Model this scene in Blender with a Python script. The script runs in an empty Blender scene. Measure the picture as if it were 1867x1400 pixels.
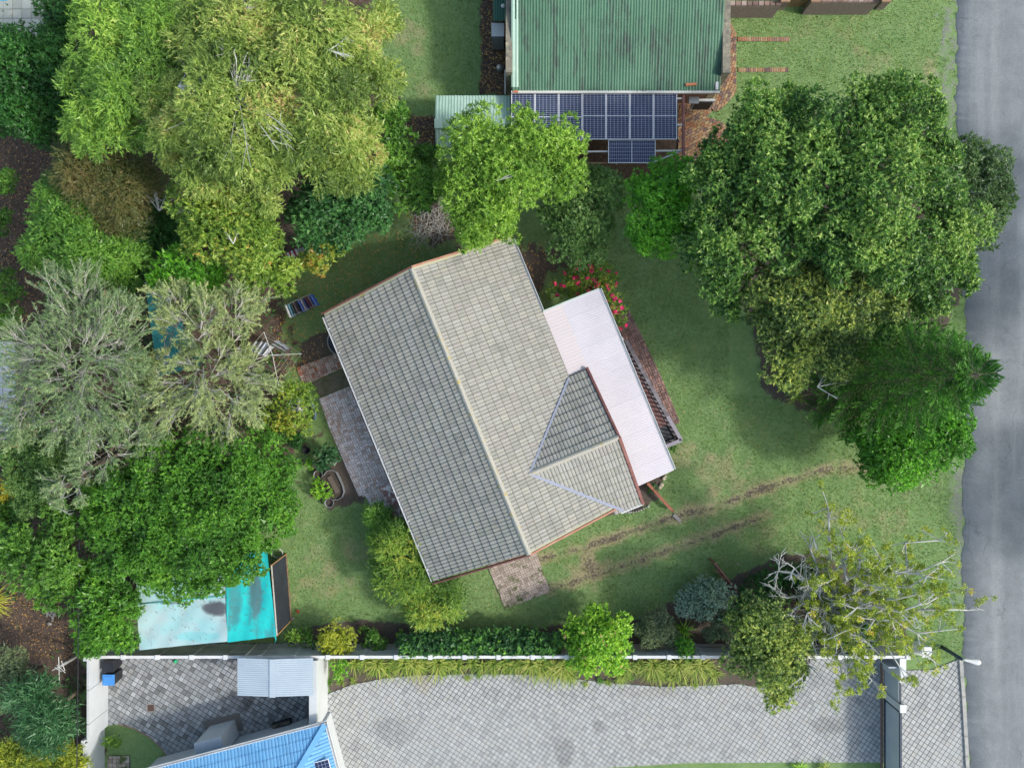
import bpy, math, random
import numpy as np
from mathutils import Matrix, Vector

random.seed(7)
SC = bpy.context.scene
COL = SC.collection
H, F, CX, CY = 38.0, 1450.0, 933.5, 700.0      # camera height, focal length in photo pixels, nadir

# ------------------------------------------------------------------ camera, world, sun, exposure
cam_d = bpy.data.cameras.new('camera')
cam_d.sensor_fit = 'HORIZONTAL'; cam_d.sensor_width = 36.0
cam_d.lens = 36.0 * F / 1867.0
cam_d.clip_end = 2000.0
cam = bpy.data.objects.new('camera', cam_d); COL.objects.link(cam)
cam.location = (0, 0, H)
SC.camera = cam

SUN_DIR = Vector((0.965, -0.25, 0.0)).normalized()
SUN_EL = math.radians(41)
SUN_VEC = Vector((SUN_DIR.x * math.cos(SUN_EL), SUN_DIR.y * math.cos(SUN_EL), math.sin(SUN_EL)))
world = bpy.data.worlds.new('World'); SC.world = world
world.use_nodes = True
wn = world.node_tree.nodes; wl = world.node_tree.links
sky = wn.new('ShaderNodeTexSky'); sky.sky_type = 'NISHITA'; sky.sun_disc = False
sky.sun_elevation = SUN_EL
sky.sun_rotation = math.atan2(SUN_DIR.x, SUN_DIR.y)
sky.air_density = 1.8; sky.dust_density = 3.6; sky.ozone_density = 2.0
wl.new(sky.outputs[0], wn['Background'].inputs[0])
wn['Background'].inputs[1].default_value = 0.15
sun_d = bpy.data.lights.new('sun', 'SUN'); sun_d.energy = 2.0; sun_d.angle = math.radians(5.0)
sun_d.color = (1.0, 0.97, 0.915)
sun = bpy.data.objects.new('sun', sun_d); COL.objects.link(sun)
sun.rotation_euler = SUN_VEC.to_track_quat('Z', 'Y').to_euler()
SC.view_settings.view_transform = 'Standard'
SC.view_settings.look = 'None'
SC.view_settings.exposure = 0.42
SC.view_settings.gamma = 1.0
SC.view_settings.use_curve_mapping = False
SC.render.engine = 'CYCLES'
SC.cycles.max_bounces = 6; SC.cycles.diffuse_bounces = 3; SC.cycles.glossy_bounces = 2
SC.cycles.transmission_bounces = 3; SC.cycles.transparent_max_bounces = 6

# ------------------------------------------------------------------ helpers
def W(px, py, z=0.0):
    s = (H - z) / F
    return Vector(((px - CX) * s, (CY - py) * s, z))
def lin(c):
    return tuple(((x / 255) / 12.92 if x / 255 <= 0.04045 else ((x / 255 + 0.055) / 1.055) ** 2.4) for x in c)

class NT:
    def __init__(self, m):
        self.t = m.node_tree; self.n = self.t.nodes; self.l = self.t.links
    def new(self, ty, **kw):
        n = self.n.new(ty)
        for k, v in kw.items():
            if k.startswith('i_'): n.inputs[k[2:].replace('_', ' ')].default_value = v
            else: setattr(n, k, v)
        return n
    def link(self, a, b): self.l.new(a, b)
    def math(self, op, a, b=None):
        n = self.n.new('ShaderNodeMath'); n.operation = op
        for i, x in enumerate((a, b)):
            if x is None: continue
            if isinstance(x, (int, float)): n.inputs[i].default_value = x
            else: self.l.new(x, n.inputs[i])
        return n.outputs[0]
    def mix(self, fac, a, b, blend='MIX'):
        n = self.n.new('ShaderNodeMix'); n.data_type = 'RGBA'; n.blend_type = blend
        for sock, x in ((n.inputs['Factor'], fac), (n.inputs[6], a), (n.inputs[7], b)):
            if isinstance(x, (int, float)): sock.default_value = x
            elif isinstance(x, tuple): sock.default_value = (x + (1,))[:4]
            else: self.l.new(x, sock)
        return n.outputs[2]
    def noise(self, scale, detail=4, rough=0.6, vec=None, dist=0.0):
        n = self.n.new('ShaderNodeTexNoise'); n.inputs['Scale'].default_value = scale
        n.inputs['Detail'].default_value = detail; n.inputs['Roughness'].default_value = rough
        n.inputs['Distortion'].default_value = dist
        if vec is not None: self.l.new(vec, n.inputs['Vector'])
        return n.outputs['Fac']
    def ramp(self, fac, lo, hi):
        n = self.n.new('ShaderNodeMapRange'); n.interpolation_type = 'SMOOTHSTEP'
        n.inputs['From Min'].default_value = lo; n.inputs['From Max'].default_value = hi
        self.l.new(fac, n.inputs['Value']); return n.outputs[0]
    def pos(self): return self.n.new('ShaderNodeNewGeometry').outputs['Position']
    def attr(self, name):
        n = self.n.new('ShaderNodeAttribute'); n.attribute_name = name; return n.outputs['Fac']
    def rand(self):
        g = self.n.new('ShaderNodeNewGeometry'); o = self.n.new('ShaderNodeObjectInfo')
        return self.math('FRACT', self.math('ADD', g.outputs['Random Per Island'], self.math('MULTIPLY', o.outputs['Random'], 1.618)))
    def stops(self, fac, cols, pos=None):
        n = self.n.new('ShaderNodeValToRGB'); e = n.color_ramp.elements
        k = len(cols)
        while len(e) < k: e.new(0.5)
        for i, c in enumerate(cols):
            e[i].position = (pos[i] if pos else i / (k - 1)); e[i].color = tuple(c) + (1,)
        self.l.new(fac, n.inputs[0]); return n.outputs[0]
    def bump(self, h, strength, dist=0.02):
        n = self.n.new('ShaderNodeBump'); n.inputs['Strength'].default_value = strength
        n.inputs['Distance'].default_value = dist
        self.l.new(h, n.inputs['Height']); return n.outputs[0]

def newmat(name):
    m = bpy.data.materials.new(name); m.use_nodes = True
    return m, NT(m), m.node_tree.nodes['Principled BSDF']

def MAT(name, col, rough=0.8, col2=None, scale=2.0, lo=0.35, hi=0.7, fine=0.15, fscale=30, rand=0.0,
        cols=None, bump=0.0, bscale=40, metallic=0.0, spec=0.4, stain=None, sscale=0.8, slo=0.5, shi=0.7, stretch=None, spots=()):
    """procedural surface: broad blotches col->col2, fine grain, per-piece variation, stains"""
    m, t, p = newmat(name)
    pos = t.pos()
    if stretch:
        mp = t.new('ShaderNodeMapping'); mp.inputs['Scale'].default_value = stretch[:3]
        mp.inputs['Rotation'].default_value = (0, 0, stretch[3] if len(stretch) > 3 else 0)
        mp.vector_type = 'TEXTURE' if False else 'POINT'
        t.link(pos, mp.inputs['Vector']); spos = mp.outputs[0]
    else: spos = pos
    if cols: c = t.stops(t.rand(), cols)
    else: c = t.mix(0.0, tuple(col), tuple(col))
    if col2: c = t.mix(t.ramp(t.noise(scale, 5, 0.65, pos), lo, hi), c, tuple(col2))
    if stain: c = t.mix(t.ramp(t.noise(sscale, 6, 0.7, spos), slo, shi), c, tuple(stain))
    for (sp, r0, sc_, amt) in spots:                 # single stains where they lie on the thing
        dv = t.new('ShaderNodeVectorMath', operation='SUBTRACT'); t.link(pos, dv.inputs[0]); dv.inputs[1].default_value = tuple(sp)
        sv = t.new('ShaderNodeVectorMath', operation='MULTIPLY'); t.link(dv.outputs[0], sv.inputs[0]); sv.inputs[1].default_value = (1 / r0[0], 1 / r0[1], 0)
        ln = t.new('ShaderNodeVectorMath', operation='LENGTH'); t.link(sv.outputs[0], ln.inputs[0])
        dd = t.math('ADD', ln.outputs['Value'], t.math('MULTIPLY', t.math('SUBTRACT', t.noise(2.2, 5, .7, pos), .5), 1.1))
        c = t.mix(t.math('MULTIPLY', t.math('SUBTRACT', 1.0, t.ramp(dd, .55, 1.05)), amt), c, tuple(sc_))
    g = t.math('ADD', t.math('MULTIPLY', t.noise(fscale, 3, 0.7, pos), 2 * fine), 1 - fine)
    if rand: g = t.math('MULTIPLY', g, t.math('ADD', t.math('MULTIPLY', t.rand(), 2 * rand), 1 - rand))
    cc = t.new('ShaderNodeVectorMath', operation='SCALE')
    t.link(c, cc.inputs[0]); t.link(g, cc.inputs['Scale'])
    t.link(cc.outputs[0], p.inputs['Base Color'])
    p.inputs['Roughness'].default_value = rough; p.inputs['Metallic'].default_value = metallic
    p.inputs['Specular IOR Level'].default_value = spec
    if bump: t.link(t.bump(t.noise(bscale, 4, 0.7, pos), bump), p.inputs['Normal'])
    return m

def LEAF(name, cols, pos=None, trans=0.3, rough=0.42, k=1.32):
    m, t, p = newmat(name)
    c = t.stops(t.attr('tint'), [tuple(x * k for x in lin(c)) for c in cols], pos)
    t.link(c, p.inputs['Base Color']); p.inputs['Roughness'].default_value = rough
    p.inputs['Specular IOR Level'].default_value = 0.5
    tr = t.new('ShaderNodeBsdfTranslucent')
    t.link(t.mix(0.5, c, (0.9, 1.0, 0.35), 'MULTIPLY'), tr.inputs[0])
    mx = t.new('ShaderNodeMixShader'); mx.inputs[0].default_value = trans
    t.link(p.outputs[0], mx.inputs[1]); t.link(tr.outputs[0], mx.inputs[2])
    t.link(mx.outputs[0], t.n['Material Output'].inputs[0])
    return m

class MB:
    """collects shapes in world space; build() links them as ONE mesh object"""
    def __init__(s): s.v = []; s.f = []; s.sm = []; s.mi = []
    def add(s, vs, fs, smooth=False, mi=0):
        o = len(s.v); s.v += [tuple(x) for x in vs]
        for f in fs: s.f.append([i + o for i in f]); s.sm.append(smooth); s.mi.append(mi)
        return s
    def box(s, c, size, rot=0.0, M=None, mi=0):
        x, y, z = size[0] / 2, size[1] / 2, size[2] / 2
        vs = [Vector((a, b, d)) for d in (-z, z) for b in (-y, y) for a in (-x, x)]
        R = M if M is not None else Matrix.Rotation(rot, 3, 'Z')
        c = Vector(c)
        return s.add([R @ v + c for v in vs], [(0, 2, 3, 1), (4, 5, 7, 6), (0, 1, 5, 4), (2, 6, 7, 3), (0, 4, 6, 2), (1, 3, 7, 5)], mi=mi)
    def beam(s, p, q, w, h, mi=0, up=(0, 0, 1)):
        p, q = Vector(p), Vector(q); x = (q - p); L = x.length; x.normalize()
        u = Vector(up); y = u.cross(x)
        if y.length < 1e-4: y = Vector((0, 1, 0)).cross(x)
        y.normalize(); z = x.cross(y)
        R = Matrix((x, y, z)).transposed()
        return s.box((p + q) / 2, (L, w, h), M=R, mi=mi)
    def prism(s, poly, z0, z1, mi=0):
        n = len(poly)
        a = sum(poly[i][0] * poly[(i + 1) % n][1] - poly[(i + 1) % n][0] * poly[i][1] for i in range(n))
        if a < 0: poly = poly[::-1]
        vs = [(p[0], p[1], z0) for p in poly] + [(p[0], p[1], z1) for p in poly]
        fs = [tuple(range(n, 2 * n)), tuple(range(n - 1, -1, -1))] + [(i, (i + 1) % n, n + (i + 1) % n, n + i) for i in range(n)]
        return s.add(vs, fs, mi=mi)
    def tube(s, pts, rad, n=6, cap=True, mi=0):
        pts = [Vector(p) for p in pts]
        if isinstance(rad, (int, float)): rad = [rad] * len(pts)
        vs = []; fs = []
        for i, p in enumerate(pts):
            d = (pts[min(i + 1, len(pts) - 1)] - pts[max(i - 1, 0)])
            if d.length < 1e-6: d = Vector((0, 0, 1))
            d.normalize()
            a = d.cross(Vector((0, 0, 1)) if abs(d.z) < 0.95 else Vector((1, 0, 0))).normalized(); b = d.cross(a)
            for k in range(n):
                t = 2 * math.pi * k / n
                vs.append(p + (a * math.cos(t) + b * math.sin(t)) * rad[i])
        for i in range(len(pts) - 1):
            for k in range(n):
                fs.append((i * n + k, i * n + (k + 1) % n, (i + 1) * n + (k + 1) % n, (i + 1) * n + k))
        if cap:
            fs.append(tuple(range(n - 1, -1, -1))); fs.append(tuple(range((len(pts) - 1) * n, len(pts) * n)))
        return s.add(vs, fs, smooth=n > 5, mi=mi)
    def lathe(s, c, prof, n=16, mi=0):
        c = Vector(c); vs = []; fs = []
        for r, z in prof:
            for k in range(n):
                t = 2 * math.pi * k / n; vs.append(c + Vector((r * math.cos(t), r * math.sin(t), z)))
        for i in range(len(prof) - 1):
            for k in range(n): fs.append((i * n + k, i * n + (k + 1) % n, (i + 1) * n + (k + 1) % n, (i + 1) * n + k))
        fs.append(tuple(range((len(prof) - 1) * n, len(prof) * n)))
        return s.add(vs, fs, smooth=True, mi=mi)
    def grid(s, fn, nu, nv, smooth=True, thick=0.0, mi=0):
        vs = [fn(i / nu, j / nv) for j in range(nv + 1) for i in range(nu + 1)]
        fs = [(j * (nu + 1) + i, j * (nu + 1) + i + 1, (j + 1) * (nu + 1) + i + 1, (j + 1) * (nu + 1) + i) for j in range(nv) for i in range(nu)]
        s.add(vs, fs, smooth, mi)
        if thick:
            s.add([(v[0], v[1], v[2] - thick) for v in map(tuple, vs)], [f[::-1] for f in fs], smooth, mi)
        return s
    def mesh(s, name, mats):
        me = bpy.data.meshes.new(name); me.from_pydata(s.v, [], s.f); me.update()
        me.polygons.foreach_set('use_smooth', s.sm); me.polygons.foreach_set('material_index', s.mi)
        for m in (mats if isinstance(mats, (list, tuple)) else [mats]): me.materials.append(m)
        return me
    def build(s, name, mats, parent=None, **props):
        return place(name, s.mesh(name, mats), parent, **props)

def place(name, me, parent=None, matrix=None, **props):
    o = bpy.data.objects.new(name, me); COL.objects.link(o)
    if parent is not None:
        o.parent = parent
        if parent.type == 'EMPTY': o.matrix_parent_inverse = Matrix.Translation(-parent.location)
    if matrix is not None: o.matrix_basis = matrix
    for k, v in props.items(): o[k] = v
    return o
def thing(name, label, cat, loc, group=None):
    o = bpy.data.objects.new(name, None); COL.objects.link(o)
    o.location = loc; o.empty_display_size = 0.2
    o['label'] = label; o['category'] = cat
    if group: o['group'] = group
    return o
def solo(o, label, cat, group=None):
    o['label'] = label; o['category'] = cat
    if group: o['group'] = group
    return o

def npmesh(name, verts, quads, mat, tint=None, smooth=False):
    """fast mesh from numpy: verts (N,3), faces (M,k); tint per face"""
    me = bpy.data.meshes.new(name); N, (Mf, k) = len(verts), quads.shape
    me.vertices.add(N); me.vertices.foreach_set('co', verts.astype(np.float32).ravel())
    me.loops.add(Mf * k); me.loops.foreach_set('vertex_index', quads.astype(np.int32).ravel())
    me.polygons.add(Mf); me.polygons.foreach_set('loop_start', np.arange(0, Mf * k, k, dtype=np.int32))
    try: me.polygons.foreach_set('loop_total', np.full(Mf, k, dtype=np.int32))
    except Exception: pass
    me.polygons.foreach_set('use_smooth', np.full(Mf, smooth, dtype=bool))
    if tint is not None:
        a = me.attributes.new('tint', 'FLOAT', 'FACE'); a.data.foreach_set('value', tint.astype(np.float32))
    me.materials.append(mat); me.update(calc_edges=True)
    return me

def inpoly(x, y, poly):
    x = np.asarray(x); r = np.zeros(x.shape, bool); n = len(poly); j = n - 1
    for i in range(n):
        xi, yi = poly[i][:2]; xj, yj = poly[j][:2]
        c = ((yi > y) != (yj > y)) & (x < (xj - xi) * (y - yi) / (yj - yi + 1e-12) + xi)
        r ^= c; j = i
    return r
def polydist(x, y, line, closed=False):
    d = np.full(np.shape(x), 1e9); m = len(line)
    for i in range(m if closed else m - 1):
        ax, ay = line[i][:2]; bx, by = line[(i + 1) % m][:2]
        dx, dy = bx - ax, by - ay; L = dx * dx + dy * dy + 1e-12
        t = np.clip(((x - ax) * dx + (y - ay) * dy) / L, 0, 1)
        d = np.minimum(d, np.hypot(x - ax - t * dx, y - ay - t * dy))
    return d
def clip_convex(subject, clip):
    """Sutherland-Hodgman: subject (any) clipped by convex ccw clip"""
    out = subject
    n = len(clip)
    for i in range(n):
        ax, ay = clip[i]; bx, by = clip[(i + 1) % n]
        inp = out; out = []
        if not inp: return []
        side = lambda p: (bx - ax) * (p[1] - ay) - (by - ay) * (p[0] - ax)
        for k in range(len(inp)):
            p, q = inp[k - 1], inp[k]; sp, sq = side(p), side(q)
            if (sp >= 0) != (sq >= 0):
                t = sp / (sp - sq); out.append((p[0] + (q[0] - p[0]) * t, p[1] + (q[1] - p[1]) * t))
            if sq >= 0: out.append(q)
    return out
def area(p): return 0.5 * sum(p[i - 1][0] * p[i][1] - p[i][0] * p[i - 1][1] for i in range(len(p)))

def lay(parent, name, rects, poly, z0, z1, mat, limit, rng, inset=0.006, tilt=0.0, jit=0.004):
    """lay pavers/bricks: rects = (cx, cy, lx, ly, rot); whole ones become single parts (up to limit,
    the nearest to the middle of the view first), the cut ones and the rest one 'stuff' part"""
    whole = []; cut = MB(); protos = {}
    for (cx, cy, lx, ly, a) in rects:
        ca, sa = math.cos(a), math.sin(a)
        q = [(cx + (x * ca - y * sa), cy + (x * sa + y * ca)) for x, y in
             ((-lx / 2 + inset, -ly / 2 + inset), (lx / 2 - inset, -ly / 2 + inset), (lx / 2 - inset, ly / 2 - inset), (-lx / 2 + inset, ly / 2 - inset))]
        c = q if poly is None else clip_convex(poly, q)
        if len(c) < 3: continue
        A = abs(area(c)); A0 = (lx - 2 * inset) * (ly - 2 * inset)
        if A < 0.12 * A0: continue
        if A > 0.985 * A0: whole.append((cx * cx + cy * cy, cx, cy, lx, ly, a))
        else: cut.prism(c, z0, z1 + rng.uniform(-jit, jit))
    whole.sort()
    for i, (_, cx, cy, lx, ly, a) in enumerate(whole):
        dz = rng.uniform(-jit, jit)
        if i < limit:
            k = (round(lx, 3), round(ly, 3))
            if k not in protos:
                b = MB(); e = 0.008
                x, y = lx / 2 - inset, ly / 2 - inset
                vs = [(-x, -y, z0 - z1), (x, -y, z0 - z1), (x, y, z0 - z1), (-x, y, z0 - z1), (-x, -y, -e), (x, -y, -e), (x, y, -e), (-x, y, -e),
                      (-x + e, -y + e, 0), (x - e, -y + e, 0), (x - e, y - e, 0), (-x + e, y - e, 0)]
                fs = [(8, 9, 10, 11)] + [(i0 + j, i0 + (j + 1) % 4, i0 + 4 + (j + 1) % 4, i0 + 4 + j) for i0 in (0, 4) for j in range(4)]
                b.add(vs, fs); protos[k] = b.mesh(name, mat)
            place(name, protos[k], parent, Matrix.Translation((cx, cy, z1 + dz)) @ Matrix.Rotation(a, 4, 'Z') @ Matrix.Rotation(rng.uniform(-tilt, tilt), 4, 'X'))
        else:
            cut.box((cx, cy, (z0 + z1) / 2 + dz), (lx - 2 * inset, ly - 2 * inset, z1 - z0), a)
    if cut.f: cut.build('paving_field' if name == 'paver' else name + '_field', mat, parent, kind='stuff')
def gridrects(poly, pitch, ang, off=(0, 0), stagger=0.0):
    xs = [p[0] for p in poly]; ys = [p[1] for p in poly]
    R = math.hypot(max(xs) - min(xs), max(ys) - min(ys)) / 2 + 1; mx, my = (max(xs) + min(xs)) / 2, (max(ys) + min(ys)) / 2
    ca, sa = math.cos(ang), math.sin(ang); out = []; n = int(R / min(pitch)) + 2
    for j in range(-n, n):
        for i in range(-n, n):
            u = i * pitch[0] + off[0] + (j % 2) * stagger * pitch[0]; v = j * pitch[1] + off[1]
            x, y = mx + u * ca - v * sa, my + u * sa + v * ca
            if min(xs) - 1 < x < max(xs) + 1 and min(ys) - 1 < y < max(ys) + 1: out.append((x, y, pitch[0], pitch[1], ang))
    return out
def basket(poly, ang, L=0.22):
    out = []
    for k, (x, y, a, b, r) in enumerate(gridrects(poly, (L, L), ang)):
        i, j = round((x * math.cos(ang) + y * math.sin(ang)) / L), round((-x * math.sin(ang) + y * math.cos(ang)) / L)
        for s in (-1, 1):
            if (i + j) % 2: out.append((x - math.sin(ang) * s * L / 4, y + math.cos(ang) * s * L / 4, L, L / 2, ang))
            else: out.append((x + math.cos(ang) * s * L / 4, y + math.sin(ang) * s * L / 4, L / 2, L, ang))
    return out
def PXP(pts, z=0.0): return [tuple(W(x, y, z)[:2]) for x, y in pts]
# ------------------------------------------------------------------ shared materials
WHITE = MAT('white_paint', (0.68, 0.70, 0.71), 0.55, col2=(0.58, 0.60, 0.61), scale=1.2, fine=0.04, stain=(0.45, 0.46, 0.44), sscale=1.5, slo=0.66, shi=0.85)
WHITE_WALL = MAT('white_plaster', (0.55, 0.59, 0.615), 0.85, col2=(0.49, 0.53, 0.56), scale=0.8, fine=0.05, bump=0.08)
GREY_METAL = MAT('grey_metal', (0.45, 0.47, 0.49), 0.4, fine=0.08, metallic=0.6)
DARK = MAT('dark_plastic', (0.018, 0.021, 0.028), 0.55, fine=0.2)
MAROON = MAT('maroon_paint', (0.19, 0.075, 0.065), 0.6, col2=(0.27, 0.12, 0.10), scale=2.5, fine=0.2, stain=(0.33, 0.22, 0.18), sscale=3, slo=0.6, shi=0.8)
WOOD = MAT('weathered_wood', (0.30, 0.19, 0.11), 0.8, col2=(0.20, 0.13, 0.08), scale=4, fine=0.25)
CONCRETE = MAT('concrete', (0.30, 0.30, 0.28), 0.9, col2=(0.22, 0.22, 0.20), scale=1.3, fine=0.15, bump=0.1)

# ------------------------------------------------------------------ ground sheet with worn, bare and mulched patches
def build_ground():
    st = 0.17
    xs = np.concatenate([[-400, -150, -60, -38], np.arange(-27, 27.01, st), [38, 60, 150, 400]])
    ys = np.concatenate([[-400, -150, -60, -30], np.arange(-21, 21.01, st), [30, 60, 150, 400]])
    X, Y = np.meshgrid(xs, ys)
    px, py = X * F / H + CX, CY - Y * F / H                    # photo survey pixels at ground level
    rng = np.random.default_rng(3)
    def wob(s, seed):                                           # smooth random field
        r = np.random.default_rng(seed); o = np.zeros_like(X)
        for k in range(14):
            a = r.uniform(0, 6.28); f = s * r.uniform(0.6, 2.2)
            o += np.sin((X * math.cos(a) + Y * math.sin(a)) * f + r.uniform(0, 6.28)) / 14 ** 0.5
        return o
    w1, w2, w3 = wob(1.0, 1), wob(3.5, 2), wob(8.0, 4)
    def region(poly, soft=18.0, rough=10.0):
        d = polydist(px, py, poly, True); s = np.where(inpoly(px, py, poly), d, -d) + rough * (0.6 * w2 + 0.5 * w3)
        return np.clip(s / soft + 0.5, 0, 1)
    soil = np.zeros_like(X); dry = np.zeros_like(X); mulch = np.zeros_like(X); gravel = np.zeros_like(X)
    beds = [
        ([(500, 1185), (556, 1143), (640, 1131), (720, 1134), (800, 1149), (900, 1150), (1010, 1140), (1160, 1128), (1215, 1102), (1335, 1052), (1425, 1012), (1500, 1008), (1570, 1050), (1640, 1120), (1668, 1178)], 8, 3),
        ([(598, 1170), (1480, 1170), (1470, 1245), (1430, 1266), (1380, 1250), (1300, 1247), (1200, 1252), (1100, 1243), (1000, 1231), (900, 1229), (800, 1229), (720, 1233), (600, 1262)], 6, 2),
        ([(735, 395), (800, 370), (860, 440), (930, 455), (1010, 440), (1040, 480), (1000, 500), (960, 560), (925, 450), (800, 450)], 30, 18),
        ([(1383, 660), (1392, 705), (1420, 735), (1470, 752), (1540, 740), (1700, 640), (1760, 520), (1700, 240), (1500, 200), (1340, 300), (1300, 420), (1360, 560)], 14, 8),
        ([(1630, 842), (1700, 820), (1745, 830), (1720, 900), (1650, 905), (1560, 880), (1500, 865)], 90, 20),
        ([(555, 612), (600, 600), (625, 660), (560, 672), (545, 650)], 14, 8),
        ([(570, 840), (640, 820), (660, 915), (600, 930), (570, 900)], 14, 6),
        ([(1185, 868), (1215, 862), (1195, 910), (1160, 930), (1090, 945), (1060, 950), (1100, 915)], 8, 3)]
    for p, s, r in beds: soil = np.maximum(soil, region(p, s, r) * (.52 if s == 90 else 1.0))
    tr1 = [(985, 1020), (1060, 1000), (1150, 970), (1220, 945), (1300, 925), (1400, 888), (1480, 862), (1540, 853), (1650, 850)]
    tr2 = [(1000, 1075), (1080, 1051), (1150, 1026), (1230, 998), (1300, 976), (1340, 960), (1400, 938)]
    for tr, wd, k in ((tr1, 7.0, 1.0), (tr2, 6.0, 0.95)):
        d = polydist(px, py, tr)
        m = np.clip(1.5 - d / (wd * (1 + 0.25 * w2)), 0, 1) * (0.52 + 0.06 * w3 + 0.07 * w2)
        soil = np.maximum(soil, np.clip(m * k, 0, 1))
        dry = np.maximum(dry, np.clip(1.3 - d / 20, 0, 1) * 0.75)
    def blob(x, y, r, a): return np.clip(1.3 - np.hypot(px - x, py - y) / (r * (1 + 0.25 * w2)), 0, 1) * a
    for x, y, r, a in ((1075, 1032, 45, 0.95), (640, 545, 30, 0.6), (1240, 820, 60, 0.5), (1330, 880, 80, 0.55), (1380, 950, 110, 0.45), (600, 1060, 60, 0.6), (570, 1010, 40, 0.45),
                       (650, 1000, 45, 0.4), (740, 60, 45, 0.5), (760, 150, 40, 0.4), (1560, 930, 90, 0.45), (1640, 950, 60, 0.5), (1500, 60, 90, 0.35), (1600, 130, 90, 0.4), (1690, 120, 40, 0.6), (920, 1080, 30, 0.6)):
        dry = np.maximum(dry, blob(x, y, r, a))
    soil = np.maximum(soil, blob(1075, 1032, 26, 0.55)); soil = np.maximum(soil, blob(630, 545, 17, 0.5))
    dry = np.clip(dry + 0.12 * w1 + 0.10 * w2, 0, 1)
    # woodland floor on the left and the leaf-strewn beds by the green-roofed house
    for p, s, r in (([(-400, -400), (300, -400), (700, -200), (690, 250), (560, 430), (520, 560), (540, 720), (560, 790), (470, 960), (250, 1100), (210, 1190), (160, 1198), (150, 1600), (-400, 1600)], 40, 30),
                    ([(876, -60), (926, -60), (926, 172), (876, 172)], 4, 2), ([(733, 211), (800, 211), (800, 290), (760, 285), (733, 240)], 4, 2), ([(925, 172), (1240, 172), (1240, 330), (925, 330)], 6, 3)):
        mulch = np.maximum(mulch, region(p, s, r))
    gravel = np.maximum(gravel, region([(1712, -400), (1748, -400), (1748, 260), (1722, 260), (1712, 120)], 16, 12) * np.clip(0.47 + 0.14 * w3 + .1 * w2, 0, 1))
    gravel = np.maximum(gravel, region([(1728, 840), (1765, 840), (1765, 990), (1745, 1180), (1740, 1000)], 60, 8) * .8)
    z = 0.012 * w2 + 0.006 * w3 + 0.05 * soil * (0.4 + 0.5 * np.abs(w3)) * (polydist(px, py, tr1) > 12) * (polydist(px, py, tr2) > 12)
    flat = np.zeros_like(X)
    for p in HARD: flat = np.maximum(flat, np.clip(1.2 - np.where(inpoly(px, py, p), 0, polydist(px, py, p, True)) / 8, 0, 1))
    z = z * (1 - flat) - 0.02
    z[(np.abs(X) > 27.5) | (np.abs(Y) > 21.5)] = -0.02
    ny, nx = X.shape
    v = np.stack([X, Y, z], -1).reshape(-1, 3)
    i = np.arange(ny * nx).reshape(ny, nx)
    q = np.stack([i[:-1, :-1], i[:-1, 1:], i[1:, 1:], i[1:, :-1]], -1).reshape(-1, 4)
    m, t, p = newmat('lawn_ground')
    pos = t.pos()
    n1, n2, n3 = t.noise(0.9, 5, 0.65, pos), t.noise(5.5, 5, 0.7, pos), t.noise(28, 4, 0.75, pos)
    mp = t.new('ShaderNodeMapping'); mp.inputs['Scale'].default_value = (60, 22, 20); mp.inputs['Rotation'].default_value = (0, 0, 0.6); t.link(pos, mp.inputs['Vector'])
    n4 = t.noise(1.0, 3, 0.8, mp.outputs[0])
    g = t.stops(t.math('ADD', t.math('MULTIPLY', n2, 0.40), t.math('ADD', t.math('MULTIPLY', n1, 0.25), t.math('MULTIPLY', n3, 0.36))),
                [(0.104, 0.182, 0.062), (0.160, 0.272, 0.096), (0.222, 0.328, 0.136), (0.31, 0.37, 0.205)], [0.30, 0.46, 0.58, 0.74])
    dryc = t.mix(n3, (0.31, 0.29, 0.155), (0.42, 0.36, 0.22))
    g = t.mix(t.ramp(t.math('ADD', t.attr('dry'), t.math('MULTIPLY', t.math('SUBTRACT', n2, 0.5), 0.9)), 0.25, 0.95), g, dryc)
    soilc = t.mix(t.ramp(n3, 0.3, 0.7), (0.070, 0.057, 0.047), (0.155, 0.128, 0.107))
    mul = t.stops(t.math('ADD', t.math('MULTIPLY', n3, 0.6), t.math('MULTIPLY', n2, 0.4)), [(0.03, 0.025, 0.021), (0.085, 0.062, 0.05), (0.16, 0.115, 0.09), (0.24, 0.18, 0.15)], [0.33, 0.47, 0.57, 0.72])
    gr = t.stops(n3, [(0.10, 0.10, 0.09), (0.22, 0.22, 0.21), (0.36, 0.36, 0.36)], [0.3, 0.5, 0.7])
    edge = t.math('ADD', t.math('MULTIPLY', t.math('SUBTRACT', n3, 0.5), 1.3), t.math('MULTIPLY', t.math('SUBTRACT', t.noise(9, 4, .75, pos), .5), 1.5))
    c = t.mix(t.ramp(t.math('ADD', t.attr('mulch'), edge), 0.35, 0.65), g, mul)
    c = t.mix(t.ramp(t.math('ADD', t.attr('soil'), edge), 0.38, 0.62), c, soilc)
    c = t.mix(t.ramp(t.math('ADD', t.attr('gravel'), edge), 0.4, 0.7), c, gr)
    cc = t.new('ShaderNodeVectorMath', operation='SCALE'); t.link(c, cc.inputs[0])
    t.link(t.math('ADD', t.math('MULTIPLY', n4, 0.9), 0.55), cc.inputs['Scale'])
    t.link(cc.outputs[0], p.inputs['Base Color']); p.inputs['Roughness'].default_value = 0.95; p.inputs['Specular IOR Level'].default_value = 0.15
    t.link(t.bump(t.math('ADD', n4, t.math('MULTIPLY', n3, 0.8)), 0.7, 0.03), p.inputs['Normal'])
    me = npmesh('lawn', v, q, m, smooth=True)
    for nm, a in (('soil', soil), ('dry', dry), ('mulch', mulch), ('gravel', gravel)):
        at = me.attributes.new(nm, 'FLOAT', 'POINT'); at.data.foreach_set('value', a.astype(np.float32).ravel())
    place('lawn', me, kind='structure')
    return px, py, soil, mulch, gravel, z, X, Y

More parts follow.
